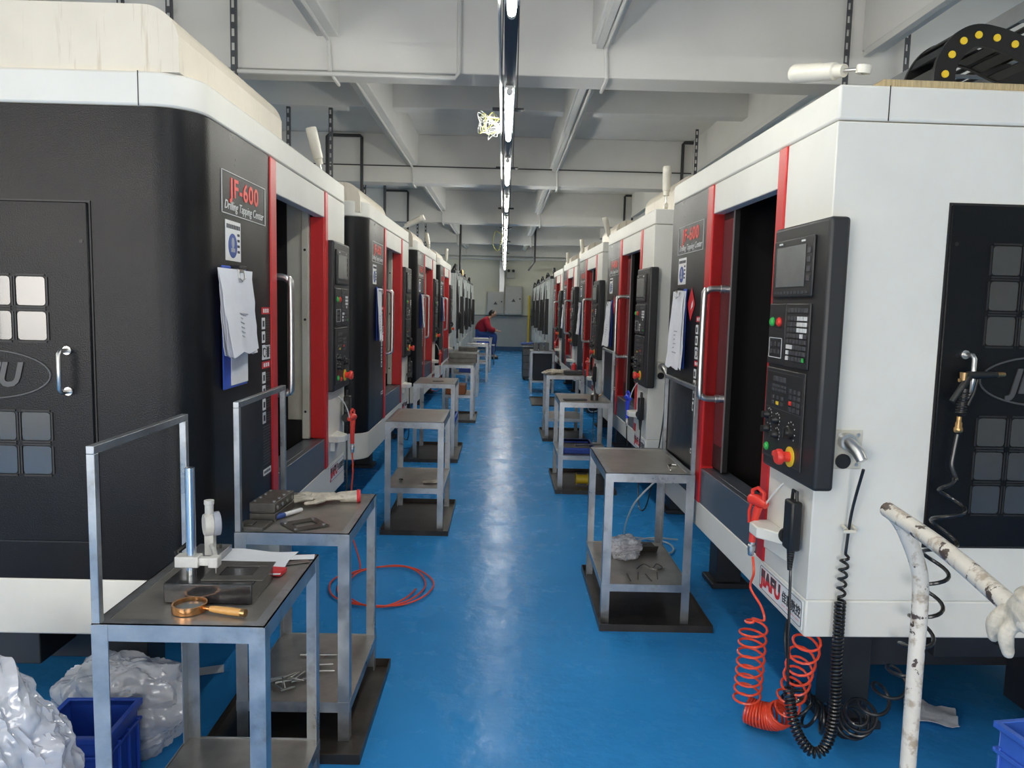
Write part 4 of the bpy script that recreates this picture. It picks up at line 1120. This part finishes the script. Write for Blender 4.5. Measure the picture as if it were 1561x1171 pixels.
# papers, card, block, ruler
g = [[(-.115+.23*i/8, -.085+.19*j/6, .0015+.004*max(0, j/6-.5)+.003*sin(i*.9)*j/6) for j in range(7)] for i in range(9)]
g2 = MB().sheet(g, .0006)
o = g2.build('paper_sheet', paper, None, M=at(-.755, 2.225) @ RZ(-6)); tag(o, 'white sheet of paper at the back of the nearest table', 'paper')
g = [[(-.105+.21*i/8, -.09+.15*j/6, .0045+.006*(i/8)**2) for j in range(7)] for i in range(9)]
o = MB().sheet(g, .0006).build('paper_sheet', paper, None, M=at(-.735, 2.185) @ RZ(4)); tag(o, 'second white sheet, nearer the metal plate on the nearest table', 'paper')
tag(MB().box(-.03, .03, -.022, .022, 0, .014).build('red_box', redi, None, .002, M=at(-.652, 2.138) @ RZ(-8)), 'small red box beside the papers on the nearest table', 'box')
r = empty('steel_vee_block', at(-.895, 2.265), 'flat steel block behind the gauge column on the nearest table', 'block')
MB().box(-.045, .055, -.06, .06, 0, .024).build('body', steel, r, .002)
b = MB()
for y in (-.03, .02): b.cyl((.03, y, .024), (.03, y, .036), .008, seg=10)
b.build('screw', dsteel, r)
tag(MB().box(-.06, .06, -.012, .012, 0, .0015).build('steel_ruler', fsteel, None, M=at(-.632, 2.22, T0+.0025) @ RZ(24)), 'short steel ruler at the back right corner of the nearest table', 'ruler')
tag(MB().box(-.035, .035, -.02, .02, 0, .002).build('clear_card', paper, None, M=at(-.605, 2.275, T0+.0025) @ RZ(10)), 'small grey card at the far right corner of the nearest table', 'card')

# ---------- on the second left table
def vise_block(M, sx, sy, sz, lab, holes=True):
    r = empty('steel_block', M, lab, 'block')
    MB().box(-sx, sx, -sy, sy, 0, sz*.42).box(-sx+.004, sx-.004, -sy+.004, sy-.004, sz*.42, sz*.5).box(-sx, sx, -sy, sy, sz*.5, sz).build('body', dsteel, r, .002)
    b = MB()
    if holes:
        for i in range(4):
            y = -sy+.025+i*(2*sy-.05)/3
            for x in (-sx+.012, sx-.012): b.cyl((x, y, sz), (x, y, sz+.004), .006, seg=10)
            b.cyl((sx, y, sz*.7), (sx+.003, y, sz*.7), .007, seg=10)
        b.build('bolt', steel, r)
    return r
vise_block(at(-.845, 2.76) @ RZ(-4), .047, .10, .066, 'stacked dark steel fixture block on the second left table')
tag(MB().box(-.052, .045, -.062, .03, 0, .012).box(-.03, .0, -.04, .0, .012, .018).build('steel_plate', dsteel, None, .0015, M=at(-.853, 2.605) @ RZ(-3)), 'low steel plate in front of the fixture block on the second left table', 'plate')
r = empty('marker_pen', at(-.79, 2.715, T0+.009) @ RZ(60), 'white marker pen with a blue cap on the second left table', 'pen')
MB().tube([(.0, 0, 0), (.085, 0, 0), (.09, 0, 0)], [.0085, .0085, .007], 14).build('barrel', plate_w, r)
MB().tube([(-.05, 0, 0), (-.045, 0, 0), (.002, 0, 0)], [.006, .0088, .0092], 14).build('cap', bluei, r)
MB().box(-.048, -.01, -.0018, .0018, .0085, .0115).build('cap_clip', bluei, r)
def holed_plate(M, lab):
    b = MB().box(-.065, .065, -.062, -.022, 0, .004).box(-.065, .065, .026, .062, 0, .004).box(-.065, -.038, -.022, .026, 0, .004).box(.040, .065, -.022, .026, 0, .004)
    for x in (-.052, .052):
        for y in (-.045, .045): b.cyl((x, y, .004), (x, y, .008), .007, seg=10, mat=1)
    tag(b.build('holed_plate', [dsteel, steel], None, M=M), lab, 'plate')
holed_plate(at(-.69, 2.625) @ RZ(38), 'flat steel plate with a cut-out and round bosses on the second left table')
# cotton glove, fingers towards the machine
def glove(M, lab, m=glovem, cuff=None, curl=.0, name='work_glove', fan=1.0):
    r = empty(name, M, lab, 'glove')
    b = MB()
    b.ball((0, 0, .014), (.058, .040, .015), 18, 12); b.ball((.045, 0, .013), (.045, .034, .013), 16, 10)
    b.tube([(.05, 0, .012), (.08, 0, .012), (.112, .002, .013)], [.026, .028, .030], 14)
    for k, (y, l, a) in enumerate(((-.030, .062, -12), (-.010, .075, -4), (.012, .072, 4), (.031, .055, 13))):
        a = radians(a*fan); d = Vector((-cos(a), -sin(a)*-1, 0)); p = Vector((-.042, y, .014))
        q = [p, p+d*l*.4+Vector((0, 0, .004)), p+d*l*.75+Vector((0, 0, .001-curl*.01)), p+d*l+Vector((0, 0, -.004-curl*.02))]
        b.tube(bez(q, 4), [.0105]*8+[.009]*5, 10)
        b.ball(q[-1], .0085, 8, 6)
    q = [(-.005, -.036, .013), (-.03, -.062, .013), (-.062, -.070, .010)]
    b.tube(bez(q, 4), [.012]*5+[.0095]*4, 10); b.ball(q[-1], .009, 8, 6)
    # folds
    for k in range(5): b.tube(bez([(.06-.03*k, -.03+.012*k, .026), (.04-.03*k, 0, .030), (.05-.02*k, .03, .024)], 4), .0038, 6)
    b.build('glove_body', m, r, remesh=.0032, smooth_it=3)
    c = MB(); c.lathe([(.0295, 0), (.032, .003), (.032, .010), (.0295, .013)], TR(.108, .002, .0135) @ RY(90) , 20)
    if cuff: c.build('cuff_edge', cuff, r)
    return r
glove(at(-.690, 2.945, T0+.009) @ RZ(10) @ Matrix.Diagonal((1.12, 1.2, .8, 1)), 'dirty white cotton glove with a red cuff lying on the second left table', cuff=redi)
# black coil of cable and red loops hanging behind it
tag(MB().tube(bez([(-.86+.05*cos(t*.7)*(1+.1*sin(t)), 3.35+.03*sin(t*1.3), .55+.06*sin(t*.7)) for t in range(38)], 3), .009, 7).build('cable_bundle', rubber), 'black bundle of coiled cable hanging behind the second left table', 'cable')
# pins on the lower shelf
random.seed(11)
SZ2 = .1475
for i in range(14):
    l = random.uniform(.045, .062); a = random.uniform(-70, 70) if i > 3 else random.uniform(10, 40)
    x = -.775+random.uniform(-.045, .06); y = 2.68+random.uniform(-.075, .075)
    if i in (12, 13): x, y, a = (-.66+.02*(i-12), 2.80-.06*(i-12), 4)
    r = empty('steel_pin', TR(x, y, SZ2+.0052+.0045*(i % 3)) @ RZ(a), 'small steel pin in the scatter on the shelf of the second left table', 'pin', 'steel pins on the lower shelf')
    b = MB().tube([(-l/2, 0, 0), (l/2-.008, 0, 0), (l/2, 0, 0)], [.0042, .0042, .003], 9); b.cyl((-l/2-.006, 0, 0), (-l/2, 0, 0), .0052, seg=9)
    b.build('shank', fsteel, r)
r = empty('steel_rod', TR(-.705, 2.875, SZ2+.007) @ RZ(2), 'stepped steel rod lying behind the pins on the shelf', 'rod')
MB().tube([(-.07, 0, 0), (-.03, 0, 0), (-.029, 0, 0), (.02, 0, 0), (.021, 0, 0), (.075, 0, 0)], [.006, .006, .004, .004, .0062, .0055], 12).build('shaft', fsteel, r)

# ---------- third left table shelf
g = [[(-.07+.14*i/6, -.03+.06*j/4, .004+.012*abs(noise.noise(Vector((i*.9, j*.9, 4))))) for j in range(5)] for i in range(7)]
tag(MB().sheet(g, .002).build('rag', glovem, None, M=TR(-.47, 5.2, .304) @ RZ(12)), 'small pale rag on the shelf of the bare third left table', 'rag')
tag(MB().lathe([(.012, 0), (.016, .004), (.012, .012), (.0001, .013)], None, 10).build('rubber_plug', rubber, None, M=TR(-.70, 5.25, .3035)), 'tiny black plug on the shelf of the bare third left table', 'plug')
# ---------- fourth left table
r = empty('green_bowl', TR(-.70, 7.72, .3335), 'green bowl heaped with small bright parts on the shelf of the fourth left table', 'bowl')
MB().lathe([(.06, 0), (.10, .02), (.125, .075), (.128, .08), (.118, .078), (.095, .026), (.0001, .015)], None, 28).build('bowl', greenb, r)
random.seed(5); b = MB()
for i in range(60):
    a = random.uniform(0, 2*PI); q = .105*sqrt(random.random()); b.cyl((q*cos(a), q*sin(a), .06+.04*(1-q/.11)), (q*cos(a)+random.uniform(-.02, .02), q*sin(a)+random.uniform(-.02, .02), .075+.045*(1-q/.11)), .012, seg=8)
o = b.build('small_parts', fsteel, r); o['kind'] = 'stuff'
def crate(M, sx, sy, sz, m, lab, name='plastic_crate', fill=None):
    r = empty(name, M, lab, 'crate')
    t = .004
    b = MB().box(-sx, sx, -sy, sy, 0, .006)
    b.box(-sx, sx, -sy, -sy+t, .006, sz).box(-sx, sx, sy-t, sy, .006, sz).box(-sx, -sx+t, -sy+t, sy-t, .006, sz).box(sx-t, sx, -sy+t, sy-t, .006, sz)
    for s in (-1, 1):
        n = max(3, int(sx/.06))
        for i in range(n+1):
            x = -sx+.012+(2*sx-.024)*i/n; b.box(x-.004, x+.004, s*sy-(.0 if s > 0 else .010), s*sy+(.010 if s > 0 else 0), 0, sz*.80)
        n = max(3, int(sy/.06))
        for i in range(n+1):
            y = -sy+.012+(2*sy-.024)*i/n; b.box(s*sx-(.0 if s > 0 else .010), s*sx+(.010 if s > 0 else 0), y-.004, y+.004, 0, sz*.80)
    b.build('walls', m, r, .0015, 1)
    e = MB()
    for (a, c, d, f) in ((-sx-.013, sx+.013, -sy-.013, -sy+.004), (-sx-.013, sx+.013, sy-.004, sy+.013), (-sx-.013, -sx+.004, -sy, sy), (sx-.004, sx+.013, -sy, sy)): e.box(a, c, d, f, sz-.02, sz)
    e.box(-sx-.011, sx+.011, -sy-.011, -sy, sz*.74, sz*.78).box(-sx-.011, sx+.011, sy, sy+.011, sz*.74, sz*.78).box(-sx-.011, -sx, -sy, sy, sz*.74, sz*.78).box(sx, sx+.011, -sy, sy, sz*.74, sz*.78)
    e.build('rim', m, r, .003)
    if fill: MB().box(-sx+.006, sx-.006, -sy+.006, sy-.006, .006, sz*.35).build('contents', fill, r, .01)
    return r
crate(TR(-.55, 7.85, .3335), .07, .2, .07, crateb, 'flat blue tray with bolts beside the green bowl')
for i in range(3):
    r = empty('bolt', TR(-.56+.035*i, 7.64+.03*i, .402), 'bright bolt standing by the green bowl', 'bolt', 'bright bolts by the green bowl')
    MB().cyl((0, 0, 0), (0, 0, .05), .006, seg=8).cyl((0, 0, .05), (0, 0, .062), .011, seg=6).build('shank', fsteel, r)
tag(MB().box(-.13, .13, -.18, .18, 0, .12).build('orange_box', orangec, None, .006, M=TR(-.62, 10.25, .3535)), 'rust orange box on the shelf of the fifth left table', 'box')
tag(MB().box(-.12, .12, -.16, .16, 0, .10).build('blue_box', crateb, None, .006, M=TR(-.62, 13.0, .403)), 'blue box on the shelf of the sixth left table', 'box')
tag(MB().box(-.055, .055, -.02, .02, 0, .006).build('flat_wrench', dsteel, None, .001, M=TR(-.66, 7.75, T0) @ RZ(15)), 'dark flat tool on the fourth left table', 'tool')
r = vise_block(TR(-.545, 10.42, T0), .19, .13, .13, 'big steel block on the fifth left table', False)
r = vise_block(TR(-.60, 13.05, T0), .16, .12, .07, 'bright steel plate stack on the sixth left table', False)
tag(MB().box(-.16, .16, -.12, .12, 0, .02).build('steel_sheet', alu, None, .002, M=TR(-.53, 15.5, T0)), 'bright flat sheet on the seventh left table', 'plate')
tag(MB().box(-.17, .17, -.14, .14, 0, .02).build('white_board', plate_w, None, .002, M=TR(-.52, 17.9, T0)), 'white flat board on the eighth left table', 'board')
# ---------- nearest right table
r = empty('scriber', at(.85, 3.74, T0+.005) @ RZ(84), 'thin steel scriber with a bent end on the nearest right table', 'tool')
MB().tube([(-.09, 0, 0), (.02, 0, 0), (.03, .0, 0)], .0035, 8).build('rod', fsteel, r); MB().tube([(.03, 0, 0), (.05, -.02, 0), (.045, -.045, 0)], .0045, 8).build('hook', fsteel, r)
def crumple(name, M, sx, sy, sz, m, lab, cat, seed, sub=4, amp=.4, fr=2.2, ridge=.15, kind=None):
    """a heap of thin film: soft lumps broken up by sharp creases in many directions"""
    import bmesh
    rnd = random.Random(seed*13+1); dirs = []
    for i in range(9):
        d = Vector((rnd.gauss(0, 1), rnd.gauss(0, 1), rnd.gauss(0, 1))).normalized()
        f = 1.1*1.42**i; dirs.append((d*f, rnd.random(), 1/f**.85))
    bm = bmesh.new(); bmesh.ops.create_icosphere(bm, subdivisions=sub, radius=1)
    for v in bm.verts:
        p = v.co.copy(); q = p*fr+Vector((seed*7.1, seed*3.3, 0))
        w = Vector((noise.noise(q*1.3), noise.noise(q*1.3+Vector((5, 0, 0))), noise.noise(q*1.3+Vector((0, 5, 0)))))*.42
        c = 0
        for d, ph, a in dirs:
            t = d.dot(p+w)+ph; t = abs(t-math.floor(t)-.5)*2; c += a*(t-.5)
        d = 1+amp*noise.noise(q)+ridge*c
        v.co = Vector((p.x*sx*d, p.y*sy*d, max(-sz*.9, p.z*sz*d)+sz*.9))
    me = bpy.data.meshes.new(name); bm.to_mesh(me); bm.free(); me.materials.append(m)
    me.polygons.foreach_set('use_smooth', [True]*len(me.polygons))
    try: me.set_sharp_from_angle(angle=radians(35))
    except Exception: pass
    o = bpy.data.objects.new(name, me); COL.objects.link(o); o.matrix_world = M
    tag(o, lab, cat, kind=kind); return o
SR = .203
crumple('plastic_bag', TR(.69, 4.0, SR), .085, .10, .06, filmm, 'crumpled clear plastic bag on the shelf of the nearest right table', 'bag', 3, 5, .3, 1.8, .18)
r = empty('black_case', TR(.82, 4.14, SR) @ RZ(6), 'black open case on the shelf of the nearest right table', 'case')
MB().box(-.06, .06, -.05, .05, 0, .022).build('tray', blackflat, r, .003); MB().box(-.045, .02, .0, .04, .022, .026).build('insert', inkm, r)
MB().box(-.06, .06, -.005, .0, 0, .05).build('flap', dsteel, r, .001, M=TR(0, -.055, 0) @ RX(35))
r = empty('wire_brush', TR(.79, 3.80, SR+.006) @ RZ(10), 'little tangle of wire and keys on the shelf of the nearest right table', 'wire')
MB().tube(bez([(-.07, 0, 0), (-.02, .03, .012), (.01, -.01, .004), (.05, .03, .01), (.07, 0, 0), (.03, -.03, 0), (-.03, .01, .006)], 6), .0026, 6).build('wire', dsteel, r)
MB().box(.045, .08, -.008, .008, -.005, .001).build('tag', fsteel, r)
random.seed(21)
for i in range(4):
    x, y, a = .66+.05*i, 3.68+random.uniform(-.02, .03), random.uniform(50, 110)
    tag(MB().tube([(-.05, 0, 0), (.05, 0, 0)], .0025, 6).build('thin_rod', dsteel, None, M=TR(x, y, SR+.003) @ RZ(a)), 'thin dark rod lying at the front of the shelf of the nearest right table', 'rod', 'thin rods on the nearest right shelf')
# pale hose loops on the floor behind it
hp = bez([(1.0, 4.75, .45), (.86, 4.72, .30), (.83, 4.85, .06), (.95, 4.95, .012), (1.12, 4.85, .012), (1.10, 4.65, .014), (.88, 4.60, .012), (.82, 4.75, .014), (1.0, 4.92, .02), (1.2, 4.9, .02)], 8)
tag(MB().tube(hp, .006, 7).build('pale_hose', clearhose), 'pale grey hose looped on the floor behind the nearest right table', 'hose')
tag(MB().tube(bez([(1.22+.07*cos(t*.8), 5.0+.02*t/10, .42+.08*sin(t*.8)) for t in range(26)], 3), .010, 7).build('cable_bundle', rubber), 'black coil of cable hanging between the nearest two right machines', 'cable')
# ---------- second right table
tag(MB().box(-.10, .10, -.03, .03, 0, .012).build('dark_bar', inkm, None, .002, M=at(.63, 6.42) @ RZ(8)), 'dark flat bar on the second right table', 'bar')
r = empty('grease_can', at(.80, 6.45), 'small dark can with a nozzle on the second right table', 'can')
MB().lathe([(.035, 0), (.035, .05), (.02, .06), (.008, .065), (.004, .1), (.0001, .1)], None, 16).build('can', dsteel, r); MB().tube([(.03, 0, .03), (.06, 0, .05), (.07, 0, .08)], .005, 6).build('spout', brass, r)
crate(TR(.67, 6.58, .3035), .13, .22, .05, crateb, 'shallow blue tray on the shelf of the second right table', fill=dsteel)
tag(MB().tube([(-.08, 0, 0), (-.02, 0, 0), (.02, 0, .0), (.16, 0, 0)], [.012, .012, .007, .006], 10).build('screwdriver', fsteel, None, M=TR(.72, 6.4, .375) @ RZ(10)), 'long pale tool lying across the blue tray of the second right table', 'tool')
tag(MB().lathe([(.055, 0), (.055, .005), (.04, .006), (.04, .10), (.055, .101), (.055, .106)], None, 20).build('yellow_spool', yellow, None, M=TR(.66, 6.45, .062) @ RY(90)), 'yellow spool lying in the tray under the second right table', 'spool')
tag(MB().box(-.10, .10, -.012, .012, 0, .008).build('pale_strip', steel, None, M=TR(.60, 6.2, .006) @ RZ(24)), 'pale metal strip in the tray under the second right table', 'strip')
# ---------- third right table
glove(at(.62, 8.95) @ RZ(20) @ Matrix.Diagonal((1.3, 1.3, 1.2, 1)), 'pale cotton glove lying on the third right table')
glove(at(.68, 9.15, T0) @ RZ(-30) @ Matrix.Diagonal((1.3, 1.3, 1.2, 1)), 'second pale cotton glove behind the first on the third right table')
tag(MB().box(-.11, .11, -.09, .09, 0, .045).build('dark_tray', inkm, None, .006, M=at(.84, 8.95)), 'dark box on the third right table', 'box')
r = empty('spray_bottle', at(.86, 9.02, T0+.045), 'small bottle with a pink and white cap on the third right table', 'bottle')
MB().lathe([(.03, 0), (.03, .06), (.012, .08), (.012, .09)], None, 14).build('bottle', redi, r); MB().lathe([(.015, .09), (.015, .11), (.006, .125), (.0001, .125)], None, 12).build('cap', plate_w, r)
# dark steel stacks and cart further on
r = empty('steel_cart', TR(.62, 16.1, 0), 'dark steel drawer cart with a blue cloth, far on the right', 'cart')
MB().box(-.20, .24, -.3, .3, .05, .70).build('body', castm, r, .008)
for i in range(4): MB().box(-.19, .23, -.31, -.30, .08+.15*i, .21+.15*i).build('drawer', dsteel, r, .003)
for x in (-.16, .20):
    for y in (-.24, .24): MB().cyl((x-.015, y, .03), (x+.015, y, .03), .03, seg=12).build('wheel', rubber, r)
MB().box(-.21, .25, -.31, .31, .70, .72).build('top', steel, r, .002)
g = [[(-.24+.5*i/10, -.3+.5*j/8, .035+.05*abs(noise.noise(Vector((i*.5, j*.5, 2))))-.02*((i/10-.5)**2)) for j in range(9)] for i in range(11)]
tag(MB().sheet(g, .02).build('blue_cloth', jeans, None, M=TR(.62, 16.1, .72)), 'bunched blue cloth on top of the far right drawer cart', 'cloth')
tag(MB().box(-.16, .16, -.25, .25, .0, .50).build('steel_stack', castm, None, .01, M=TR(.72, 13.8, .224)), 'dark stack of steel on the shelf of the fourth right table', 'stack')
b = MB()
for i in range(3): b.box(-.14+.1*i, -.06+.1*i, -.1, .1, 0, .14)
tag(b.build('grey_rack', oldd, None, .004, M=TR(.70, 13.8, T0)), 'grey slotted rack on the fourth right table', 'rack')

# ------------------------------------------------------------------ foreground, left: film and crate
cr = crate(TR(-1.245, 2.20, 0.0) @ RZ(2), .105, .105, .27, crateb, 'dark blue plastic crate on the floor under the nearest left table', fill=inkm)
crumple('plastic_film', TR(-1.43, 1.82, 0), .36, .17, .34, filmm, 'big crumpled clear plastic sheet heap at the lower left corner', 'plastic sheet', 1, 6, .16, 1.2, .12)
crumple('plastic_film', TR(-1.26, 2.46, .0), .22, .12, .18, filmm, 'crumpled clear plastic heap behind the dark blue crate', 'plastic sheet', 2, 6, .2, 1.4, .13)
g = [[(-.05+.1*i/4, -.035+.07*j/4, .004+.006*abs(noise.noise(Vector((i, j, 9))))) for j in range(5)] for i in range(5)]
tag(MB().sheet(g, .001).build('paper_scrap', paper, None, M=TR(-1.19, 3.03, 0) @ RZ(20)), 'small torn paper scrap on the floor under the nearest left machine', 'paper')
# ------------------------------------------------------------------ foreground, right: trolley, glove, crate, paper
r = empty('trolley', TR(.95, 1.15, 0), 'hand trolley with a chipped white pipe handle at the lower right', 'trolley')
L = lambda x, y, z: Vector((x-.95, y-1.15, z))
h = MB()
pr = [L(.918, 1.56, .20), L(.915, 1.56, .55), L(.910, 1.555, .82), L(.906, 1.55, .945), L(.897, 1.55, 1.015), L(.862, 1.55, 1.095), L(.838, 1.548, 1.128)]
h.tube(bez(pr, 5), .0165, 14)
pr2 = [L(.828, 1.565, 1.137), L(.832, 1.38, 1.120), L(.812, 1.2, 1.108), L(.795, 1.05, 1.09), L(.79, .93, 1.05), L(.79, .88, .95), L(.79, .87, .70), L(.79, .87, .20)]
h.tube(bez(pr2, 5), .0165, 14)
h.build('handle', rustyw, r)
MB().box(*[v for v in (L(.77, 0, 0).x, L(1.34, 0, 0).x)], L(0, .78, 0).y, L(0, 1.62, 0).y, .17, .20).build('deck', rustd, r, .006)
for x in (.88, 1.30):
    for y in (.88, 1.52): MB().cyl(L(x-.02, y, .083), L(x+.02, y, .083), .083, seg=20).build('wheel', rubber, r)
for x in (.88, 1.30):
    for y in (.88, 1.52):
        MB().box(L(x-.026, 0, 0).x, L(x-.021, 0, 0).x, L(0, y-.02, 0).y, L(0, y+.02, 0).y, .07, .17).box(L(x+.021, 0, 0).x, L(x+.026, 0, 0).x, L(0, y-.02, 0).y, L(0, y+.02, 0).y, .07, .17).build('caster_fork', steel, r)
# glove draped over the trolley bar, fingers hanging down
def draped_glove():
    r = empty('work_glove', TR(.832, 1.085, 1.113), 'worn white work glove draped over the trolley handle, fingers hanging down', 'glove')
    b = MB()
    b.ball((.0, .0, .018), (.05, .045, .016), 18, 12); b.ball((.025, -.012, .006), (.045, .05, .022), 18, 12)
    b.ball((-.030, .0, -.008), (.022, .045, .03), 16, 10)
    b.tube([(.02, -.02, .012), (.05, -.05, .01), (.10, -.09, .0)], [.03, .032, .034], 14)
    fs = [((-.038, .036, -.012), (-.052, .044, -.035), (-.050, .046, -.062), .0115), ((-.036, .014, -.018), (-.050, .018, -.045), (-.046, .016, -.075), .0115),
          ((-.022, -.012, -.02), (-.020, -.016, -.06), (-.008, -.020, -.112), .0125), ((-.012, -.036, -.018), (.0, -.042, -.06), (.010, -.044, -.122), .012), ((.012, -.048, -.01), (.026, -.056, -.05), (.030, -.058, -.098), .011)]
    for a, c, d, q in fs:
        b.tube(bez([a, c, d], 5), [q]*8+[q*.9, q*.85, q*.8], 10); b.ball(d, q*.8, 8, 6)
    b.build('glove_body', glovem, r, remesh=.0035, smooth_it=3)
draped_glove()
crate(TR(1.76, 1.97, 0) @ RZ(9), .24, .17, .36, crater, 'bright blue plastic crate at the lower right corner')
g = [[(-.09+.18*i/8, -.075+.15*j/7, .012+.035*abs(noise.noise(Vector((i*.55, j*.6, 5))))) for j in range(8)] for i in range(9)]
tag(MB().sheet(g, .0015).build('crumpled_paper', paper, None, M=TR(1.69, 2.76, 0) @ RZ(-25)), 'crumpled white paper on the floor by the nearest right machine', 'paper')
g = [[(-.05+.1*i/4, -.03+.06*j/4, .006+.02*abs(noise.noise(Vector((i*.8, j*.8, 7))))) for j in range(5)] for i in range(5)]
tag(MB().sheet(g, .0015).build('paper_scrap', paper, None, M=TR(1.35, 2.30, 0) @ RZ(-35)), 'small white paper scrap beside the trolley post', 'paper')
tag(crumple('brown_rag', TR(1.44, 2.22, 0), .10, .06, .018, rustd, 'dark brown rag on the floor beside the trolley post', 'rag', 6, 3, .2, 2, .1), 'dark brown rag on the floor beside the trolley post', 'rag')

# ------------------------------------------------------------------ the person sitting far down on the left
def person():
    r = empty('person', TR(-.69, 22.0, 0), 'person in a red jacket and blue trousers sitting bent forward far down the left side', 'person')
    def skinned(name, m, verts, edges, rad, root=0, parent=r):
        me = bpy.data.meshes.new(name); me.from_pydata(verts, edges, []); o = bpy.data.objects.new(name, me); COL.objects.link(o); o.parent = parent
        me.materials.append(m)
        md = o.modifiers.new('Skin', 'SKIN'); md.use_smooth_shade = True
        for i, d in enumerate(me.skin_vertices[0].data):
            d.radius = (rad[i], rad[i]) if not isinstance(rad[i], tuple) else rad[i]; d.use_root = (i == root)
        sb = o.modifiers.new('Subsurf', 'SUBSURF'); sb.levels = 2; sb.render_levels = 2
        return o
    S = .62   # seat height of the stool
    V = [(0, 0, S+.10), (.07, 0, S+.32), (.19, 0, S+.50), (.28, 0, S+.56), (.34, 0, S+.62),          # spine, neck
         (.18, .19, S+.47), (.28, .24, S+.24), (.46, .16, S+.20), (.54, .13, S+.19),                # arm
         (.18, -.19, S+.47), (.28, -.24, S+.24), (.46, -.16, S+.20), (.54, -.13, S+.19),
         (.02, .10, S+.09), (.46, .12, S+.08), (.42, .12, .34), (.40, .12, .10), (.52, .13, .045),   # leg
         (.02, -.10, S+.09), (.46, -.12, S+.08), (.42, -.12, .34), (.40, -.12, .10), (.52, -.13, .045)]
    Ed = [(0, 1), (1, 2), (2, 3), (3, 4), (2, 5), (5, 6), (6, 7), (7, 8), (2, 9), (9, 10), (10, 11), (11, 12), (0, 13), (13, 14), (14, 15), (15, 16), (16, 17), (0, 18), (18, 19), (19, 20), (20, 21), (21, 22)]
    Rr = [.13, .13, .13, .055, .055, .06, .048, .036, .032, .06, .048, .036, .032, .09, .066, .056, .045, .034, .09, .066, .056, .045, .034]
    body = skinned('body', skin, V, Ed, Rr)
    # clothes follow the body
    skinned('jacket', redcloth, V[:4]+V[5:8]+V[9:12], [(0, 1), (1, 2), (2, 3), (2, 4), (4, 5), (5, 6), (2, 7), (7, 8), (8, 9)], [.21, .21, .21, .11, .11, .09, .07, .11, .09, .07])
    skinned('trousers', jeans, [V[0]]+V[13:17]+V[18:22], [(0, 1), (1, 2), (2, 3), (3, 4), (0, 5), (5, 6), (6, 7), (7, 8)], [.15, .108, .084, .07, .06, .108, .084, .07, .06])
    for s in (-1, 1):
        MB().tube([(.37, s*.12, .05), (.47, s*.125, .045), (.56, s*.13, .035)], [.048, .046, .036], 12).build('shoe', rubber, r)
        hnd = MB(); hnd.ball((.57, s*.125, S+.185), (.04, .032, .018), 10, 8)
        for k in range(4): hnd.tube([(.59, s*.125-.022+.015*k, S+.185), (.625, s*.12-.022+.015*k, S+.18), (.645, s*.12-.022+.015*k, S+.165)], .0075, 6)
        hnd.tube([(.56, s*.10, S+.185), (.59, s*.085, S+.18)], .008, 6); hnd.build('hand', skin, r)
    hd = MB(); Mh = RY(38)
    hd.ball((.375, 0, S+.68), (.085, .074, .112), 18, 14, M=Mh.to_3x3())
    hd.ball((.47, 0, S+.645), (.016, .013, .02), 8, 6)
    for s in (-1, 1): hd.ball((.36, s*.075, S+.67), (.02, .01, .03), 8, 6)
    hd.build('head', skin, r)
    f = MB()
    for s in (-1, 1): f.ball((.46, s*.03, S+.675), .009, 8, 6)
    f.build('eyes', hairm, r)
    MB().ball((.437, 0, S+.59), (.010, .022, .006), 8, 6).build('mouth', redi, r)
    hh = MB(); hh.ball((.353, 0, S+.705), (.092, .083, .105), 18, 12, M=Mh.to_3x3()); hh.build('hair', hairm, r)
    return r
person()
r = empty('stool', TR(-.69, 22.0, 0), 'metal framed stool under the seated person', 'stool')
MB().box(-.17, .19, -.18, .18, .555, .60).build('seat', rubber, r, .01)
for x in (-.15, .17):
    for y in (-.16, .16): MB().tube([(x, y, .56), (x*1.15, y*1.15, 0)], .012, 8).build('leg', steel, r)
MB().tube([(-.16, -.17, .25), (.18, -.17, .25), (.18, .17, .25), (-.16, .17, .25)], .009, 8, closed=True).build('stretcher', steel, r)
crate(TR(-.52, 19.9, .52), .16, .2, .2, crateb, 'blue crate on the metal stand before the seated person')
r = empty('metal_stand', TR(-.45, 19.9, 0), 'thin metal frame stand before the seated person', 'stand')
MB().box(-.24, .24, -.22, .22, .505, .519).build('top', steel, r)
for x in (-.22, .22):
    for y in (-.2, .2): MB().tube([(x, y, .505), (x, y, 0)], .012, 8).build('leg', steel, r)
MB().tube([(-.22, -.2, .22), (.22, -.2, .22), (.22, .2, .22), (-.22, .2, .22)], .009, 8, closed=True).build('stretcher', steel, r)

tag(MB().cyl((.86, 25.78, 0), (.86, 25.78, 1.9), .035, seg=14).build('yellow_post', yellow), 'thin yellow post standing at the far end of the right row', 'post')
# ------------------------------------------------------------------ world and view
w = bpy.data.worlds.new('world'); SC.world = w; w.use_nodes = True
bg = w.node_tree.nodes['Background']; bg.inputs['Color'].default_value = (.92, .96, 1, 1); bg.inputs['Strength'].default_value = .6
SC.view_settings.view_transform = 'Standard'; SC.view_settings.look = 'None'
SC.view_settings.gamma = 1; SC.view_settings.use_curve_mapping = False
SC.view_settings.exposure = 0.0
SC.cycles.use_denoising = True
SC.cycles.max_bounces = 8; SC.cycles.diffuse_bounces = 4; SC.cycles.glossy_bounces = 4; SC.cycles.transparent_max_bounces = 12
SC.cycles.sample_clamp_indirect = 6.0
SC.cycles.caustics_reflective = False; SC.cycles.caustics_refractive = False
